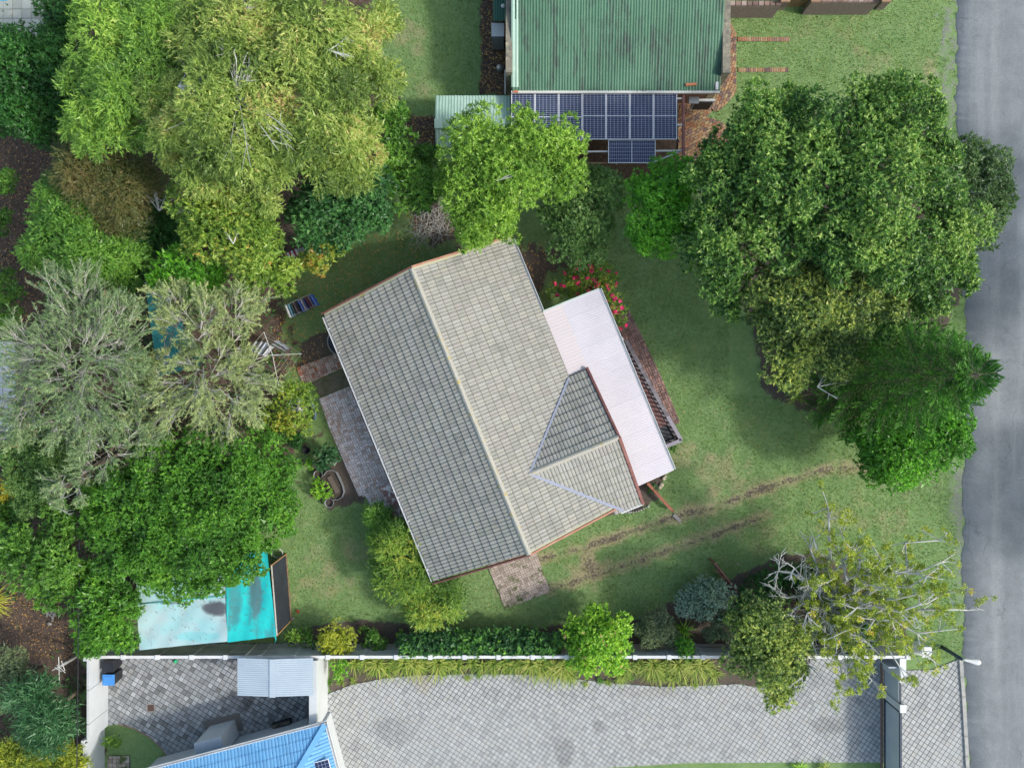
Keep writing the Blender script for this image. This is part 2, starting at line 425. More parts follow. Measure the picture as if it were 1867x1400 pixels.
DRIVE = [(595, 1265), (640, 1248), (700, 1236), (760, 1230), (860, 1228), (960, 1229), (1040, 1236), (1110, 1244), (1200, 1251), (1300, 1248), (1345, 1246), (1430, 1262), (1468, 1240), (1482, 1178), (1611, 1178),
         (1611, 1389), (1500, 1389), (1400, 1389), (1250, 1390), (1150, 1396), (1000, 1404), (900, 1420), (800, 1450), (595, 1450)]
COURT = [(198, 1172), (594, 1172), (594, 1420), (330, 1420), (310, 1390), (298, 1368), (275, 1345), (245, 1328), (215, 1320), (197, 1321)]
APRON = [(1637, 1222), (1700, 1220), (1748, 1201), (1756, 1300), (1760, 1420), (1615, 1420), (1615, 1300), (1640, 1226)]
POOL_DECK = [(-120, -120), (83, -120), (81, 71), (-120, 71)]
UV = None
HD = Vector((0.381, -0.9246, 0)); HN = Vector((0.9246, 0.381, 0))    # central house: along the ridge, across it
HROT = math.atan2(HD.y, HD.x)
def HP(u, v, z=0.0): return HD * u + HN * v + Vector((0, 0, z))
def HPX(u, v):
    p = HP(u, v); return (p.x * F / H + CX, CY - p.y * F / H)
PATIO_UV = [(-2.85, -8.78), (-1.2, -8.86), (2.15, -8.8), (2.3, -8.5), (3.25, -8.4), (3.2, -7.35), (2.6, -7.3), (2.6, -5.7), (-2.85, -5.7)]
STEP_UV = [(-4.62, -9.2), (-4.55, -6.4), (-3.8, -6.4), (-3.72, -8.85), (-3.95, -9.25)]
SLAB_UV = [(-3.68, -8.85), (-3.72, -5.9), (-2.92, -5.9), (-2.90, -8.7)]
PATH_UV = [(-1.15, 5.0), (-1.1, 6.5), (0.5, 6.63), (2.5, 6.72), (4.75, 6.72), (4.75, 5.3), (0.0, 5.0)]
BACK_UV = [(6.3, -4.3), (6.3, -1.9), (8.0, -2.0), (9.7, -2.05), (9.85, -2.25), (9.8, -4.4), (7.8, -4.4)]
BRICKWALK = [(1331, 41), (1337, 50), (1342, 62), (1342, 168), (1328, 187), (1310, 203), (1301, 203), (1294, 195), (1296, 184), (1306, 168), (1318, 148), (1330, 136)]
BRICKPATIO = [(1236, 187), (1294, 188), (1298, 204), (1288, 215), (1302, 217), (1320, 226), (1332, 242), (1330, 262), (1318, 282), (1300, 300), (1236, 300)]
ROAD_L = [(1743, -300), (1744, 0), (1746, 60), (1744, 120), (1747, 240), (1756, 420), (1762, 600), (1760, 780), (1757, 900), (1756, 1050), (1758, 1190), (1762, 1300), (1768, 1420), (1780, 1700)]
def uvpx(l): return [HPX(u, v) for u, v in l]
HARD = [DRIVE, COURT, APRON, POOL_DECK, uvpx(PATIO_UV), uvpx(STEP_UV), uvpx(SLAB_UV), uvpx(PATH_UV), uvpx(BACK_UV), BRICKWALK, BRICKPATIO, ROAD_L + [(2600, 1700), (2600, -300)]]
GPX, GPY, GSOIL, GMULCH, GGRAV, GZ, GX, GY = build_ground()

# ------------------------------------------------------------------ road with a ragged edge, kerb
def build_road():
    m, t, p = newmat('asphalt'); pos = t.pos()
    mp = t.new('ShaderNodeMapping'); mp.inputs['Scale'].default_value = (1.1, 0.10, 1); t.link(pos, mp.inputs['Vector'])
    n1, n2, n3, ns = t.noise(0.7, 6, 0.65, pos), t.noise(6, 5, 0.7, pos), t.noise(55, 3, 0.8, pos), t.noise(1.0, 5, 0.6, mp.outputs[0])
    c = t.mix(t.ramp(n1, 0.36, 0.66), (0.178, 0.198, 0.212), (0.225, 0.248, 0.264))  # cloudy shadow blotches put into the asphalt colour as broad noise
    c = t.mix(t.ramp(ns, 0.5, 0.72), c, (0.25, 0.273, 0.288))
    c = t.mix(t.ramp(n2, 0.6, 0.8), c, (0.135, 0.15, 0.16))
    sx = t.new('ShaderNodeSeparateXYZ'); t.link(pos, sx.inputs[0])      # paler strips worn along the lane
    wx = t.math('ADD', sx.outputs[0], t.math('MULTIPLY', t.math('SUBTRACT', n2, .5), .5))
    band = t.math('MULTIPLY', t.ramp(wx, 22.75, 22.98), t.math('SUBTRACT', 1.0, t.ramp(wx, 23.1, 23.5)))
    c = t.mix(t.math('MULTIPLY', band, t.math('MULTIPLY', t.ramp(ns, .35, .6), .55)), c, (0.30, 0.315, 0.32))
    vo = t.new('ShaderNodeTexVoronoi', feature='DISTANCE_TO_EDGE'); vo.inputs['Scale'].default_value = .33
    wv = t.new('ShaderNodeVectorMath', operation='ADD'); nzv = t.new('ShaderNodeTexNoise'); nzv.inputs['Scale'].default_value = 1.4; nzv.inputs['Detail'].default_value = 6; t.link(pos, nzv.inputs['Vector'])
    t.link(pos, wv.inputs[0]); t.link(nzv.outputs['Color'], wv.inputs[1]); t.link(wv.outputs[0], vo.inputs['Vector'])
    crack = t.math('MULTIPLY', t.math('SUBTRACT', 1.0, t.ramp(vo.outputs['Distance'], .003, .012)), t.ramp(t.noise(.35, 2, .5, pos), .5, .6))
    c = t.mix(t.math('MULTIPLY', crack, .3), c, (0.05, 0.055, 0.06))
    g = t.math('ADD', t.math('MULTIPLY', t.noise(17, 3, .8, pos), .9), t.math('ADD', t.math('MULTIPLY', n3, .7), 0.2))
    cc = t.new('ShaderNodeVectorMath', operation='SCALE'); t.link(c, cc.inputs[0]); t.link(g, cc.inputs['Scale'])
    t.link(cc.outputs[0], p.inputs['Base Color']); p.inputs['Roughness'].default_value = 0.9
    t.link(t.bump(n3, 0.35, 0.01), p.inputs['Normal'])
    rng = random.Random(5); pts = []
    L = PXP(ROAD_L)
    for (a, b) in zip(L[:-1], L[1:]):
        n = max(2, int(math.hypot(b[0] - a[0], b[1] - a[1]) / 0.16))
        for k in range(n):
            f = k / n; pts.append((a[0] + (b[0] - a[0]) * f + rng.gauss(0, 0.035) + 0.05 * math.sin(k * 0.9 + a[1]) + 0.06 * math.sin(k * .23 + a[1] * .1), a[1] + (b[1] - a[1]) * f))
    vs = []; fs = []
    for x, y in pts: vs += [(x - 0.05, y, -0.05), (x, y, 0.012), (x + 1.0, y, 0.03), (x + 4.0, y, 0.05), (30.5, y, -0.005)]
    for k in range(len(pts) - 1):
        for j in range(4): fs.append((k * 5 + j, (k + 1) * 5 + j, (k + 1) * 5 + j + 1, k * 5 + j + 1))
    MB().add(vs, fs, smooth=True).build('road', m, kind='structure')
build_road()

def tracksheet(name, poly, z, mat): 
    return MB().prism(poly, z - 0.06, z).build(name, mat, kind='structure')
JOINT = MAT('joint_sand', (0.11, 0.112, 0.108), 0.95, col2=(0.075, 0.085, 0.065), scale=2, fine=0.3)
PAVER = MAT('grey_cobble_paver', None, 0.8, cols=[(0.33, 0.345, 0.35), (0.375, 0.39, 0.39), (0.395, 0.41, 0.415), (0.41, 0.43, 0.435), (0.385, 0.39, 0.375), (0.43, 0.45, 0.455)], fine=0.12,
            stain=(0.19, 0.20, 0.215), sscale=0.45, slo=0.54, shi=0.80, rand=0.04, bump=0.12,
            spots=[(W(1028, 1372, 0), (.5, .9, 1), (.10, .105, .11), .38), (W(1510, 1322, 0), (1.1, .5, 1), (.14, .145, .14), .38), (W(775, 1243, 0), (.5, .7, 1), (.36, .31, .22), .38), (W(1090, 1322, 0), (.35, .3, 1), (.13, .135, .14), .38), (W(720, 1330, 0), (1.2, .8, 1), (.22, .23, .24), .38), (W(1180, 1262, 0), (1.6, .3, 1), (.33, .32, .29), .38), (W(1300, 1395, 0), (3, .25, 1), (.32, .31, .26), .38)])
PAVER_OLD = MAT('stained_cobble_paver', None, 0.8, cols=[(0.17, 0.175, 0.18), (0.26, 0.275, 0.285), (0.30, 0.32, 0.335), (0.335, 0.355, 0.375), (0.28, 0.285, 0.285), (0.42, 0.44, 0.46)], fine=0.16,
            stain=(0.085, 0.088, 0.088), sscale=0.42, slo=0.54, shi=0.78, rand=0.08, bump=0.15)
rng = random.Random(11)
drive_base = tracksheet('driveway', PXP(DRIVE), 0.0, JOINT)
lay(drive_base, 'paver', gridrects(PXP(DRIVE), (0.205, 0.205), math.radians(-33)), PXP(DRIVE), 0.001, 0.035, PAVER, 300, rng, inset=0.011)
court_base = tracksheet('courtyard', PXP(COURT), 0.0, JOINT)
lay(court_base, 'paver', gridrects(PXP(COURT), (0.225, 0.225), math.radians(-31)), PXP(COURT), 0.001, 0.035, PAVER_OLD, 300, rng, inset=0.013, jit=0.006)
apron_base = tracksheet('driveway_apron', PXP(APRON), 0.0, JOINT)
lay(apron_base, 'paver', gridrects(PXP(APRON), (0.215, 0.215), math.radians(-33)), PXP(APRON), 0.001, 0.035, PAVER, 300, rng, inset=0.011)
KERB = MAT('kerb_concrete', (0.42, 0.42, 0.40), 0.9, col2=(0.30, 0.31, 0.30), scale=3, fine=0.2, bump=0.1)
kerb = MB(); kp = [(1747, 1197), (1749, 1232), (1752, 1268), (1754, 1304), (1756, 1340), (1758, 1376), (1760, 1412)]
kb = bpy.data.objects.new('kerb', MB().prism(PXP([(1749, 1199), (1753, 1199), (1764, 1412), (1760, 1412)]), -0.05, 0.04).mesh('kerb_bed', CONCRETE)); COL.objects.link(kb); kb['kind'] = 'structure'
for a, b in zip(kp[:-1], kp[1:]):
    p, q = W(a[0] + 3, a[1]), W(b[0] + 3, b[1]); d = (q - p).normalized() * 0.008
    MB().beam(p + d + Vector((0, 0, 0.03)), q - d + Vector((0, 0, 0.03)), 0.17, 0.18).build('kerb_stone', KERB, kb)
# mowing edge of the far drive side (bottom edge of the view): low grass strip belongs to the lawn

# patio, steps, slab, path of the central house
BRICK_WASH = MAT('whitewashed_brick', None, 0.9, cols=[(0.52, 0.45, 0.42), (0.68, 0.62, 0.60), (0.78, 0.73, 0.74), (0.74, 0.67, 0.67), (0.52, 0.37, 0.30), (0.82, 0.78, 0.79)], fine=0.2,
                 stain=(0.28, 0.23, 0.15), sscale=0.9, slo=0.60, shi=0.75, rand=0.10, bump=0.2)
BRICK_PINK = MAT('pink_brick', None, 0.9, cols=[(0.36, 0.24, 0.19), (0.48, 0.35, 0.29), (0.56, 0.44, 0.38), (0.52, 0.43, 0.38), (0.36, 0.12, 0.06), (0.60, 0.49, 0.43)], fine=0.2, rand=0.1, bump=0.2, stain=(0.2, 0.18, 0.14), sscale=1.2, slo=0.55, shi=0.75)
BRICK_RED = MAT('dull_red_brick', None, 0.9, cols=[(0.21, 0.13, 0.115), (0.27, 0.17, 0.15), (0.34, 0.20, 0.165), (0.24, 0.17, 0.16), (0.37, 0.21, 0.165)], fine=0.2, rand=0.15, bump=0.2)
BRICK_MIX = MAT('mixed_clay_brick', None, 0.9, cols=[(0.36, 0.27, 0.14), (0.33, 0.14, 0.08), (0.42, 0.33, 0.19), (0.36, 0.18, 0.11), (0.14, 0.10, 0.10), (0.40, 0.26, 0.14), (0.20, 0.13, 0.12)], fine=0.2, rand=0.1, bump=0.2)
DIRT = MAT('joint_dirt', (0.15, 0.13, 0.11), 0.95, col2=(0.045, 0.05, 0.03), scale=3, fine=0.3)
def uvw(l): return [tuple(HP(u, v)[:2]) for u, v in l]
pb = tracksheet('patio', uvw(PATIO_UV), 0.02, DIRT)
lay(pb, 'brick', basket(uvw(PATIO_UV), HROT), uvw(PATIO_UV), 0.021, 0.06, BRICK_WASH, 300, rng, inset=0.008, jit=0.005, tilt=0.03)
sb = tracksheet('step_paving', uvw(STEP_UV), 0.02, DIRT)
lay(sb, 'brick', basket(uvw(STEP_UV), HROT), uvw(STEP_UV), 0.021, 0.06, BRICK_PINK, 300, rng, inset=0.009, jit=0.006, tilt=0.03)
tracksheet('concrete_slab', uvw(SLAB_UV), 0.04, MAT('mossy_concrete', (0.17, 0.155, 0.11), 0.95, col2=(0.115, 0.11, 0.065), scale=2.5, fine=0.2, stain=(0.08, 0.09, 0.04), sscale=2, slo=0.5, shi=0.7, bump=0.15))
fb = tracksheet('garden_path', uvw(PATH_UV), 0.02, DIRT)
lay(fb, 'brick', basket(uvw(PATH_UV), HROT), uvw(PATH_UV), 0.021, 0.06, BRICK_RED, 300, rng, inset=0.009, jit=0.005, tilt=0.03)
bb = tracksheet('back_path', uvw(BACK_UV), 0.015, DIRT)
BRICK_TAN = MAT('worn_tan_brick', None, 0.9, cols=[(0.32, 0.27, 0.22), (0.40, 0.34, 0.29), (0.46, 0.39, 0.34), (0.36, 0.31, 0.26)], fine=0.25, rand=0.12, bump=0.2, stain=(0.10, 0.14, 0.04), sscale=1.0, slo=0.50, shi=0.60)
lay(bb, 'brick', basket(uvw(BACK_UV), HROT + 0.02), uvw(BACK_UV), 0.012, 0.035, BRICK_TAN, 300, rng, inset=0.005, jit=0.006, tilt=0.03)
wb = tracksheet('brick_walk', PXP(BRICKWALK), 0.02, DIRT)
lay(wb, 'brick', gridrects(PXP(BRICKWALK), (0.23, 0.13), 1.2, stagger=0.5), PXP(BRICKWALK), 0.021, 0.06, BRICK_MIX, 300, rng, inset=0.007, jit=0.008, tilt=0.04)
wb2 = tracksheet('brick_terrace', PXP(BRICKPATIO), 0.018, DIRT)
lay(wb2, 'brick', gridrects(PXP(BRICKPATIO), (0.23, 0.13), 0.5, stagger=0.5), PXP(BRICKPATIO), 0.019, 0.05, BRICK_MIX, 300, rng, inset=0.008, jit=0.01, tilt=0.05)
for k, (x0, x1, y) in enumerate(((1345, 1440, 72), (1346, 1437, 128))):
    poly = PXP([(x0, y - 4), (x1, y - 4), (x1, y + 4), (x0, y + 4)])
    s = tracksheet('brick_strip', poly, 0.005, DIRT)
    lay(s, 'brick', gridrects(poly, (0.11, 0.22), rng.uniform(-.02, .02)), poly, 0.006, 0.025, BRICK_MIX, 300, rng, inset=0.007, jit=0.006, tilt=0.04)

# pool deck, top left corner
DECK = MAT('pale_deck_tile', None, 0.7, cols=[(0.30, 0.33, 0.30), (0.34, 0.37, 0.34), (0.38, 0.41, 0.38)], fine=0.12, rand=0.05, stain=(0.46, 0.46, 0.40), sscale=0.7, slo=0.58, shi=0.7)
dk = tracksheet('pool_deck', PXP(POOL_DECK), 0.02, JOINT)
lay(dk, 'tile', [r for r in gridrects(PXP(POOL_DECK), (0.445, 0.445), 0.0)], PXP(POOL_DECK), 0.021, 0.06, DECK, 300, rng, inset=0.01, jit=0.003)
wm, wt, wp = newmat('pool_water'); wp.inputs['Base Color'].default_value = (0.02, 0.42, 0.62, 1); wp.inputs['Roughness'].default_value = 0.05
wt.link(wt.bump(wt.noise(3, 3, 0.6, wt.pos()), 0.15), wp.inputs['Normal'])
MB().prism(PXP([(-115, -115), (15, -115), (15, 3), (-115, 3)]), 0.03, 0.075).build('pool_water', wm, kind='structure')
# ------------------------------------------------------------------ central house
TILE = MAT('concrete_roof_tile', None, 0.85, cols=[(0.31, 0.315, 0.28), (0.35, 0.35, 0.312), (0.335, 0.335, 0.30), (0.375, 0.37, 0.325), (0.325, 0.32, 0.295), (0.34, 0.345, 0.315), (0.29, 0.275, 0.255)], fine=0.18, rand=0.085,
           col2=(0.37, 0.345, 0.22), scale=2.6, lo=0.60, hi=0.78, stain=(0.21, 0.215, 0.205), sscale=1.1, slo=0.5, shi=0.8, bump=0.25, bscale=60)
NOSE = MAT('grimy_shaded_nose', (0.19, 0.192, 0.176), 0.95, fine=.3)  # grime plus the lip's shade, both put into the nose colour
RIDGE = MAT('lichen_ridge_tile', (0.40, 0.395, 0.355), 0.9, col2=(0.42, 0.33, 0.10), scale=3.4, lo=0.52, hi=0.68, fine=0.2, stain=(0.25, 0.24, 0.2), sscale=2, slo=0.58, shi=0.75, bump=0.25)
UNDER = MAT('roof_underlay', (0.06, 0.06, 0.06), 0.9)
VALLEY = MAT('valley_flashing', (0.27, 0.30, 0.39), 0.75, fine=0.15)
FASCIA = MAT('terracotta_fascia', (0.36, 0.16, 0.11), 0.7, col2=(0.42, 0.24, 0.17), scale=2, fine=0.2, stain=(0.5, 0.42, 0.36), sscale=1.6, slo=0.62, shi=0.75)
HOUSEWALL = MAT('facebrick_wall', (0.22, 0.12, 0.09), 0.9, col2=(0.28, 0.17, 0.13), scale=6, fine=0.25, bump=0.2)
U0, U1, VR, VL, VE, ZR, ZE = -6.02, 6.80, -2.05, -6.50, 2.40, 4.9, 2.72
GU, GZ_, GU0, GU1, GV = 3.80, 4.27, 0.72, 7.05, 3.30
def zmain(v): return ZR - (ZR - ZE) * abs(v - VR) / (VR - VL)
def zgab(u): return GZ_ - (GZ_ - 2.76) * abs(u - GU) / ((GU - GU0) if u < GU else (GU1 - GU))
house = thing('house', 'grey tiled gable-roofed house turned askew in the middle of the garden', 'house', HP(0, -2, 0))
# walls
b = MB()
for (ua, va, ub, vb) in ((-5.6, -5.95, -5.6, 1.85), (6.4, 1.85, 6.4, -5.95), (-5.6, -5.95, 6.4, -5.95), (-5.6, 1.85, 6.4, 1.85)):
    b.beam(HP(ua, va, 1.3), HP(ub, vb, 1.3), 0.22, 2.62)
for u in (-5.6, 6.4):                                                        # gable triangles
    p = [HP(u, -5.95, 2.62), HP(u, 1.85, 2.62), HP(u, VR, ZR - 0.25)]
    b.add([x + HD * e for e in (-.1, .1) for x in p], [(0, 1, 2), (5, 4, 3), (0, 3, 4, 1), (1, 4, 5, 2), (2, 5, 3, 0)])
for (ua, va, ub, vb) in ((1.1, 1.96, 1.1, 3.0), (6.3, 1.96, 6.3, 3.0), (1.0, 3.05, 6.4, 3.05)):
    b.beam(HP(ua, va, 1.3), HP(ub, vb, 1.3), 0.2, 2.62)
p = [HP(1.0, 3.05, 2.62), HP(6.4, 3.05, 2.62), HP(GU, 3.05, GZ_ - 0.2)]
b.add([x + HN * e for e in (-.08, .08) for x in p], [(0, 1, 2), (5, 4, 3), (0, 3, 4, 1), (1, 4, 5, 2), (2, 5, 3, 0)])
b.build('wall', HOUSEWALL, house)
# tile mesh: two rolls wide, one course long; local x along the eave, y down the slope
TW, TL = 0.318, 0.385
def tile_mesh():
    b = MB(); prof = [(0, 0.0), (0.035, 0.03), (0.085, 0.034), (0.125, 0.028), (0.147, 0.0), (0.16, 0.0), (0.195, 0.03), (0.245, 0.034), (0.285, 0.028), (0.305, 0.0), (0.314, 0.0)]
    n = len(prof); vs = []
    vs += [(x - TW / 2, -0.035, z - 0.012) for x, z in prof]
    vs += [(x - TW / 2, TL, z + 0.030) for x, z in prof]
    k = len(vs); vs += [(x - TW / 2, TL, z + 0.030) for x, z in prof] + [(x - TW / 2, TL + .052, z + .004) for x, z in prof]
    b.add(vs[:k], [(i, n + i, n + i + 1, i + 1) for i in range(n - 1)])
    b.add(vs[k:], [(i, n + i, n + i + 1, i + 1) for i in range(n - 1)], mi=1)
    # side lap in the dark nose colour: the groove next to the neighbouring tile
    b.add([(TW / 2 - .012, -.03, -.004), (TW / 2 + .012, -.03, -.004), (TW / 2 + .012, TL, .034), (TW / 2 - .012, TL, .034)], [(0, 3, 2, 1)], mi=1)
    return b.mesh('tile', [TILE, NOSE])
TILE_ME = tile_mesh()
tv = np.array([v.co[:] for v in TILE_ME.vertices]); tf = np.array([p.vertices[:] for p in TILE_ME.polygons])
def lay_tiles(parent, mats, limit, rng, fieldname='tile_field', me=None):
    me = me or TILE_ME
    tv = np.array([v.co[:] for v in me.vertices]); tf = np.array([p.vertices[:] for p in me.polygons])
    mats.sort(key=lambda M: M.translation.x ** 2 + M.translation.y ** 2)
    vs = []; fs = []; mi = []
    for i, M in enumerate(mats):
        M = M @ Matrix.Translation((0, 0, rng.uniform(-.003, .004))) @ Matrix.Rotation(rng.gauss(0, 0.004), 4, 'Z') @ Matrix.Rotation(rng.gauss(0, .008), 4, 'Y')
        if i < limit: place('tile', me, parent, M)
        else:
            A = np.array(M); mi.append([p.material_index for p in me.polygons]); fs.append(tf + len(tv) * len(vs)); vs.append(tv @ A[:3, :3].T + A[:3, 3])
    if vs:
        m2 = npmesh(fieldname, np.concatenate(vs), np.concatenate(fs), me.materials[0]); [m2.materials.append(x) for x in list(me.materials)[1:]]; m2.polygons.foreach_set('material_index', np.concatenate(mi).astype(np.int32)); place(fieldname, m2, parent, kind='stuff')
rng = random.Random(21)
def frame(origin, ex, ey):
    ez = ex.cross(ey).normalized()
    M = Matrix((ex, ey, ez)).transposed().to_4x4(); M.translation = origin; return M
roofs = {}
for side in (-1, 1):
    v1 = VL if side < 0 else VE
    slab = MB(); c = [HP(U0 + .05, VR, ZR - .05), HP(U1 - .05, VR, ZR - .05), HP(U1 - .05, v1, zmain(v1) - .05), HP(U0 + .05, v1, zmain(v1) - .05)]
    if side > 0: c = c[::-1]
    slab.add(c + [x - Vector((0, 0, .07)) for x in c], [(0, 3, 2, 1), (4, 5, 6, 7), (0, 1, 5, 4), (1, 2, 6, 5), (2, 3, 7, 6), (3, 0, 4, 7)])
    roof = slab.build('roof', UNDER, house)
    L = math.hypot(v1 - VR, ZR - zmain(v1)); ey = (HP(0, v1, zmain(v1)) - HP(0, VR, ZR)).normalized()
    ex = HD * (-side) if side < 0 else HD * 1.0
    ex = HD if HD.cross(ey).z > 0 else -HD
    nr = int(round(L / TL)); nc = int((U1 - U0) / TW); ms = []
    for r in range(nr):
        for k in range(nc):
            u = U0 + 0.05 + (k + 0.5) * (U1 - U0 - 0.1) / nc
            s = (L - nr * TL) + r * TL + 0.02
            o = HP(u, VR, ZR) + ey * s
            uu, vv = o.dot(HD), o.dot(HN) + ey.dot(HN) * TL * 0.5
            if side > 0 and GU0 < uu < GU1 and zgab(uu) > zmain(vv) + 0.13 and vv > -0.75: continue
            ms.append(frame(o, ex, ey))
    lay_tiles(roof, ms, 200 if side > 0 else 100, rng)
    roofs[side] = roof
# projecting gable
for sgn in (-1, 1):
    ue = GU0 if sgn < 0 else GU1
    ey = (HP(ue, 0, zgab(ue)) - HP(GU, 0, GZ_)).normalized(); ex = HN if HN.cross(ey).z > 0 else -HN
    L = math.hypot(ue - GU, GZ_ - zgab(ue))
    slab = MB(); vi = 1.6
    c = [HP(GU, -0.7, GZ_ - .05), HP(GU, GV, GZ_ - .05), HP(ue, GV, zgab(ue) - .05), HP(ue, 2.35, zgab(ue) - .05)]
    if sgn < 0: c = c[::-1]
    slab.add(c + [x - Vector((0, 0, .06)) for x in c], [(0, 3, 2, 1), (4, 5, 6, 7), (0, 1, 5, 4), (1, 2, 6, 5), (2, 3, 7, 6), (3, 0, 4, 7)])
    roof = slab.build('roof', UNDER, house); ms = []
    nr = int(round(L / TL)); nc = int((GV + 0.9) / TW)
    for r in range(nr):
        for k in range(nc):
            v = GV - 0.02 - (k + 0.5) * TW; s = (L - nr * TL) + r * TL + 0.02
            o = HP(GU, v, GZ_) + ey * s; uu = o.dot(HD) + ey.dot(HD) * TL * .5
            if zgab(uu) < zmain(v) - 0.06: continue
            ms.append(frame(o, ex, ey))
    lay_tiles(roof, ms, 300, rng)
    # valley flashing
    p, q = HP(GU, -0.76, GZ_ + .035), HP(ue, 2.42, 2.80)
    MB().beam(p, q, 0.09 if sgn < 0 else 0.13, 0.07).build('valley_flashing', VALLEY, roof)
# ridge tiles
def ridge(p, q, parent, w=0.125, n=None):
    L = (q - p).length; d = (q - p).normalized(); sd = d.cross(Vector((0, 0, 1))).normalized(); n = n or int(L / 0.42)
    prof = [(-w, -.075), (-w * .55, .02), (0, .06), (w * .55, .02), (w, -.075)]
    b = MB(); l = L / n + 0.03
    vs = [(0, a, z) for a, z in prof] + [(l, a * 1.06, z + .016) for a, z in prof]
    b.add(vs, [(i, i + 1, 6 + i, 5 + i) for i in range(4)] + [(0, 4, 3, 2, 1), (5, 6, 7, 8, 9)]); me = b.mesh('ridge_tile', RIDGE)
    for k in range(n):
        M = frame(p + d * (k * L / n), d, Vector((0, 0, 1)).cross(d).normalized())
        M = M @ Matrix.Rotation(rng.gauss(0, .01), 4, 'Z'); place('ridge_tile', me, parent, M)
ridge(HP(U0, VR, ZR + .03), HP(U1, VR, ZR + .03), roofs[1])
ridge(HP(GU, -0.8, GZ_ + .03), HP(GU, GV, GZ_ + .03), roofs[1], n=9)
# verge boards at the gable ends
def board(p, q, w, h, name, mat, parent=house): MB().beam(p, q, w, h).build(name, mat, parent)
for u in (U0 - .07, U1 + .05):
    board(HP(u, VR, ZR - .04), HP(u, VL - .1, ZE - .06), 0.06, 0.22, 'bargeboard', MAROON)
    board(HP(u, VR, ZR - .04), HP(u, VE + .05, zmain(VE) - .04), 0.08, 0.22, 'bargeboard', FASCIA)
board(HP(GU, GV + .05, GZ_ - .0), HP(GU0 - .1, GV + .05, 2.72), 0.10, 0.2, 'bargeboard', MAROON)
board(HP(GU, GV + .05, GZ_ - .0), HP(GU1 + .05, GV + .05, 2.72), 0.13, 0.2, 'bargeboard', MAROON)
# pale mortar verge along the upper left gable
VERGE = MAT('verge_mortar', (0.42, 0.42, 0.30), 0.9, fine=0.2, stain=(0.4, 0.33, 0.12), sscale=3, slo=0.55, shi=0.7)
board(HP(U0 + .02, VR, ZR + .01), HP(U0 + .02, VL, ZE + .01), 0.1, 0.07, 'verge_strip', VERGE)
board(HP(U0 + .02, VR, ZR + .01), HP(U0 + .02, VE, zmain(VE) + .01), 0.1, 0.07, 'verge_strip', VERGE)
board(HP(U1 - .04, VR, ZR + .005), HP(U1 - .04, VE, zmain(VE) + .005), 0.08, 0.06, 'verge_strip', VERGE)
# gutters
def gutter(p, q, parent, w=0.11, brackets=0, inward=None):
    d = (q - p).normalized(); s = d.cross(Vector((0, 0, 1))); b = MB()
    b.beam(p + s * w / 2, q + s * w / 2, .022, .1); b.beam(p - s * w / 2, q - s * w / 2, .012, .1); b.beam(p - Vector((0, 0, .05)), q - Vector((0, 0, .05)), w, .012)
    g = b.build('gutter', WHITE, parent)
    for k in range(brackets):
        c = p.lerp(q, (k + .5) / brackets); MB().box(c + inward * .10 + Vector((0, 0, .05)), (.05, .22, .02), HROT + math.pi / 2 * 0).build('bracket', WHITE, g)
gutter(HP(U0 + .1, VL - .09, ZE - .02), HP(U1 - .05, VL - .09, ZE - .02), house, brackets=11, inward=HN)
gutter(HP(-2.5, VE + .1, ZE - .02), HP(U0 + .1, VE + .1, ZE - .02), house, brackets=0)
gutter(HP(.9, GV - .15, 2.70), HP(GU0 + 2.9, GV + .02, 2.9), house, w=.1)
MB().beam(HP(GU1 + .07, 2.3, 2.72), HP(GU1 + .07, 3.35, 2.72), .1, .1).build('gutter', WHITE, house)
# veranda roof: corrugated sheets
SHEET = MAT('pale_painted_sheet', (0.55, 0.53, 0.585), 0.5, col2=(0.51, 0.49, 0.545), scale=0.9, fine=0.04, rand=0.025, stain=(0.50, 0.48, 0.50), sscale=1.4, slo=.55, shi=.8, stretch=(.5, 2.2, 1, -.4))
SHEET2 = MAT('pinkish_sheet', (0.60, 0.54, 0.55), 0.5, col2=(0.565, 0.52, 0.535), scale=1.0, fine=0.03)  # inner sheets, pinker than the outer ones
def corrugated(p0, ax, down, width, length, pitch, amp, name, mat, parent, seg=4, square=False):
    """one profiled sheet: ax across the ribs, down along them"""
    n = max(1, int(round(width / pitch))); nz = ax.cross(down).normalized(); nz = nz if nz.z > 0 else -nz
    prof = []
    for k in range(n):
        for j, h in enumerate((0, 1, 1, 0) if square else [0.5 - 0.5 * math.cos(2 * math.pi * j / seg) for j in range(seg)]):
            prof.append(((k + (j / seg if not square else (0.0, .12, .42, .54)[j])) * width / n, h * amp))
    prof.append((width, 0.0))
    vs = [p0 + ax * x + nz * z for x, z in prof] + [p0 + ax * x + nz * z + down * length for x, z in prof]
    m = len(prof)
    vs += [p0 + ax * x + nz * (z - .004) for x, z in prof] + [p0 + ax * x + nz * (z - .004) + down * length for x, z in prof]
    fs = [(i, i + 1, m + i + 1, m + i) for i in range(m - 1)] + [(2 * m + i, 3 * m + i, 3 * m + i + 1, 2 * m + i + 1) for i in range(m - 1)]
    vs += vs[m:2 * m] + vs[3 * m:4 * m]; fs += [(4 * m + i, 4 * m + i + 1, 5 * m + i + 1, 5 * m + i) for i in range(m - 1)]
    if (vs[1] - vs[0]).cross(vs[m] - vs[0]).z < 0: fs = [f[::-1] for f in fs]
    return MB().add(vs, fs, smooth=not square).build(name, mat, parent)
ver = MB().beam(HP(-2.4, 5.1, 2.12), HP(6.3, 5.1, 2.12), .07, .1).build('veranda_roof', MAROON, house)
va, vb, za, zb = 3.36, 5.24, 2.56, 2.24
nsh = 12; wd = (6.33 + 2.46) / nsh; dn = (HP(0, vb, zb) - HP(0, va, za)); Ln = dn.length; dn.normalize()
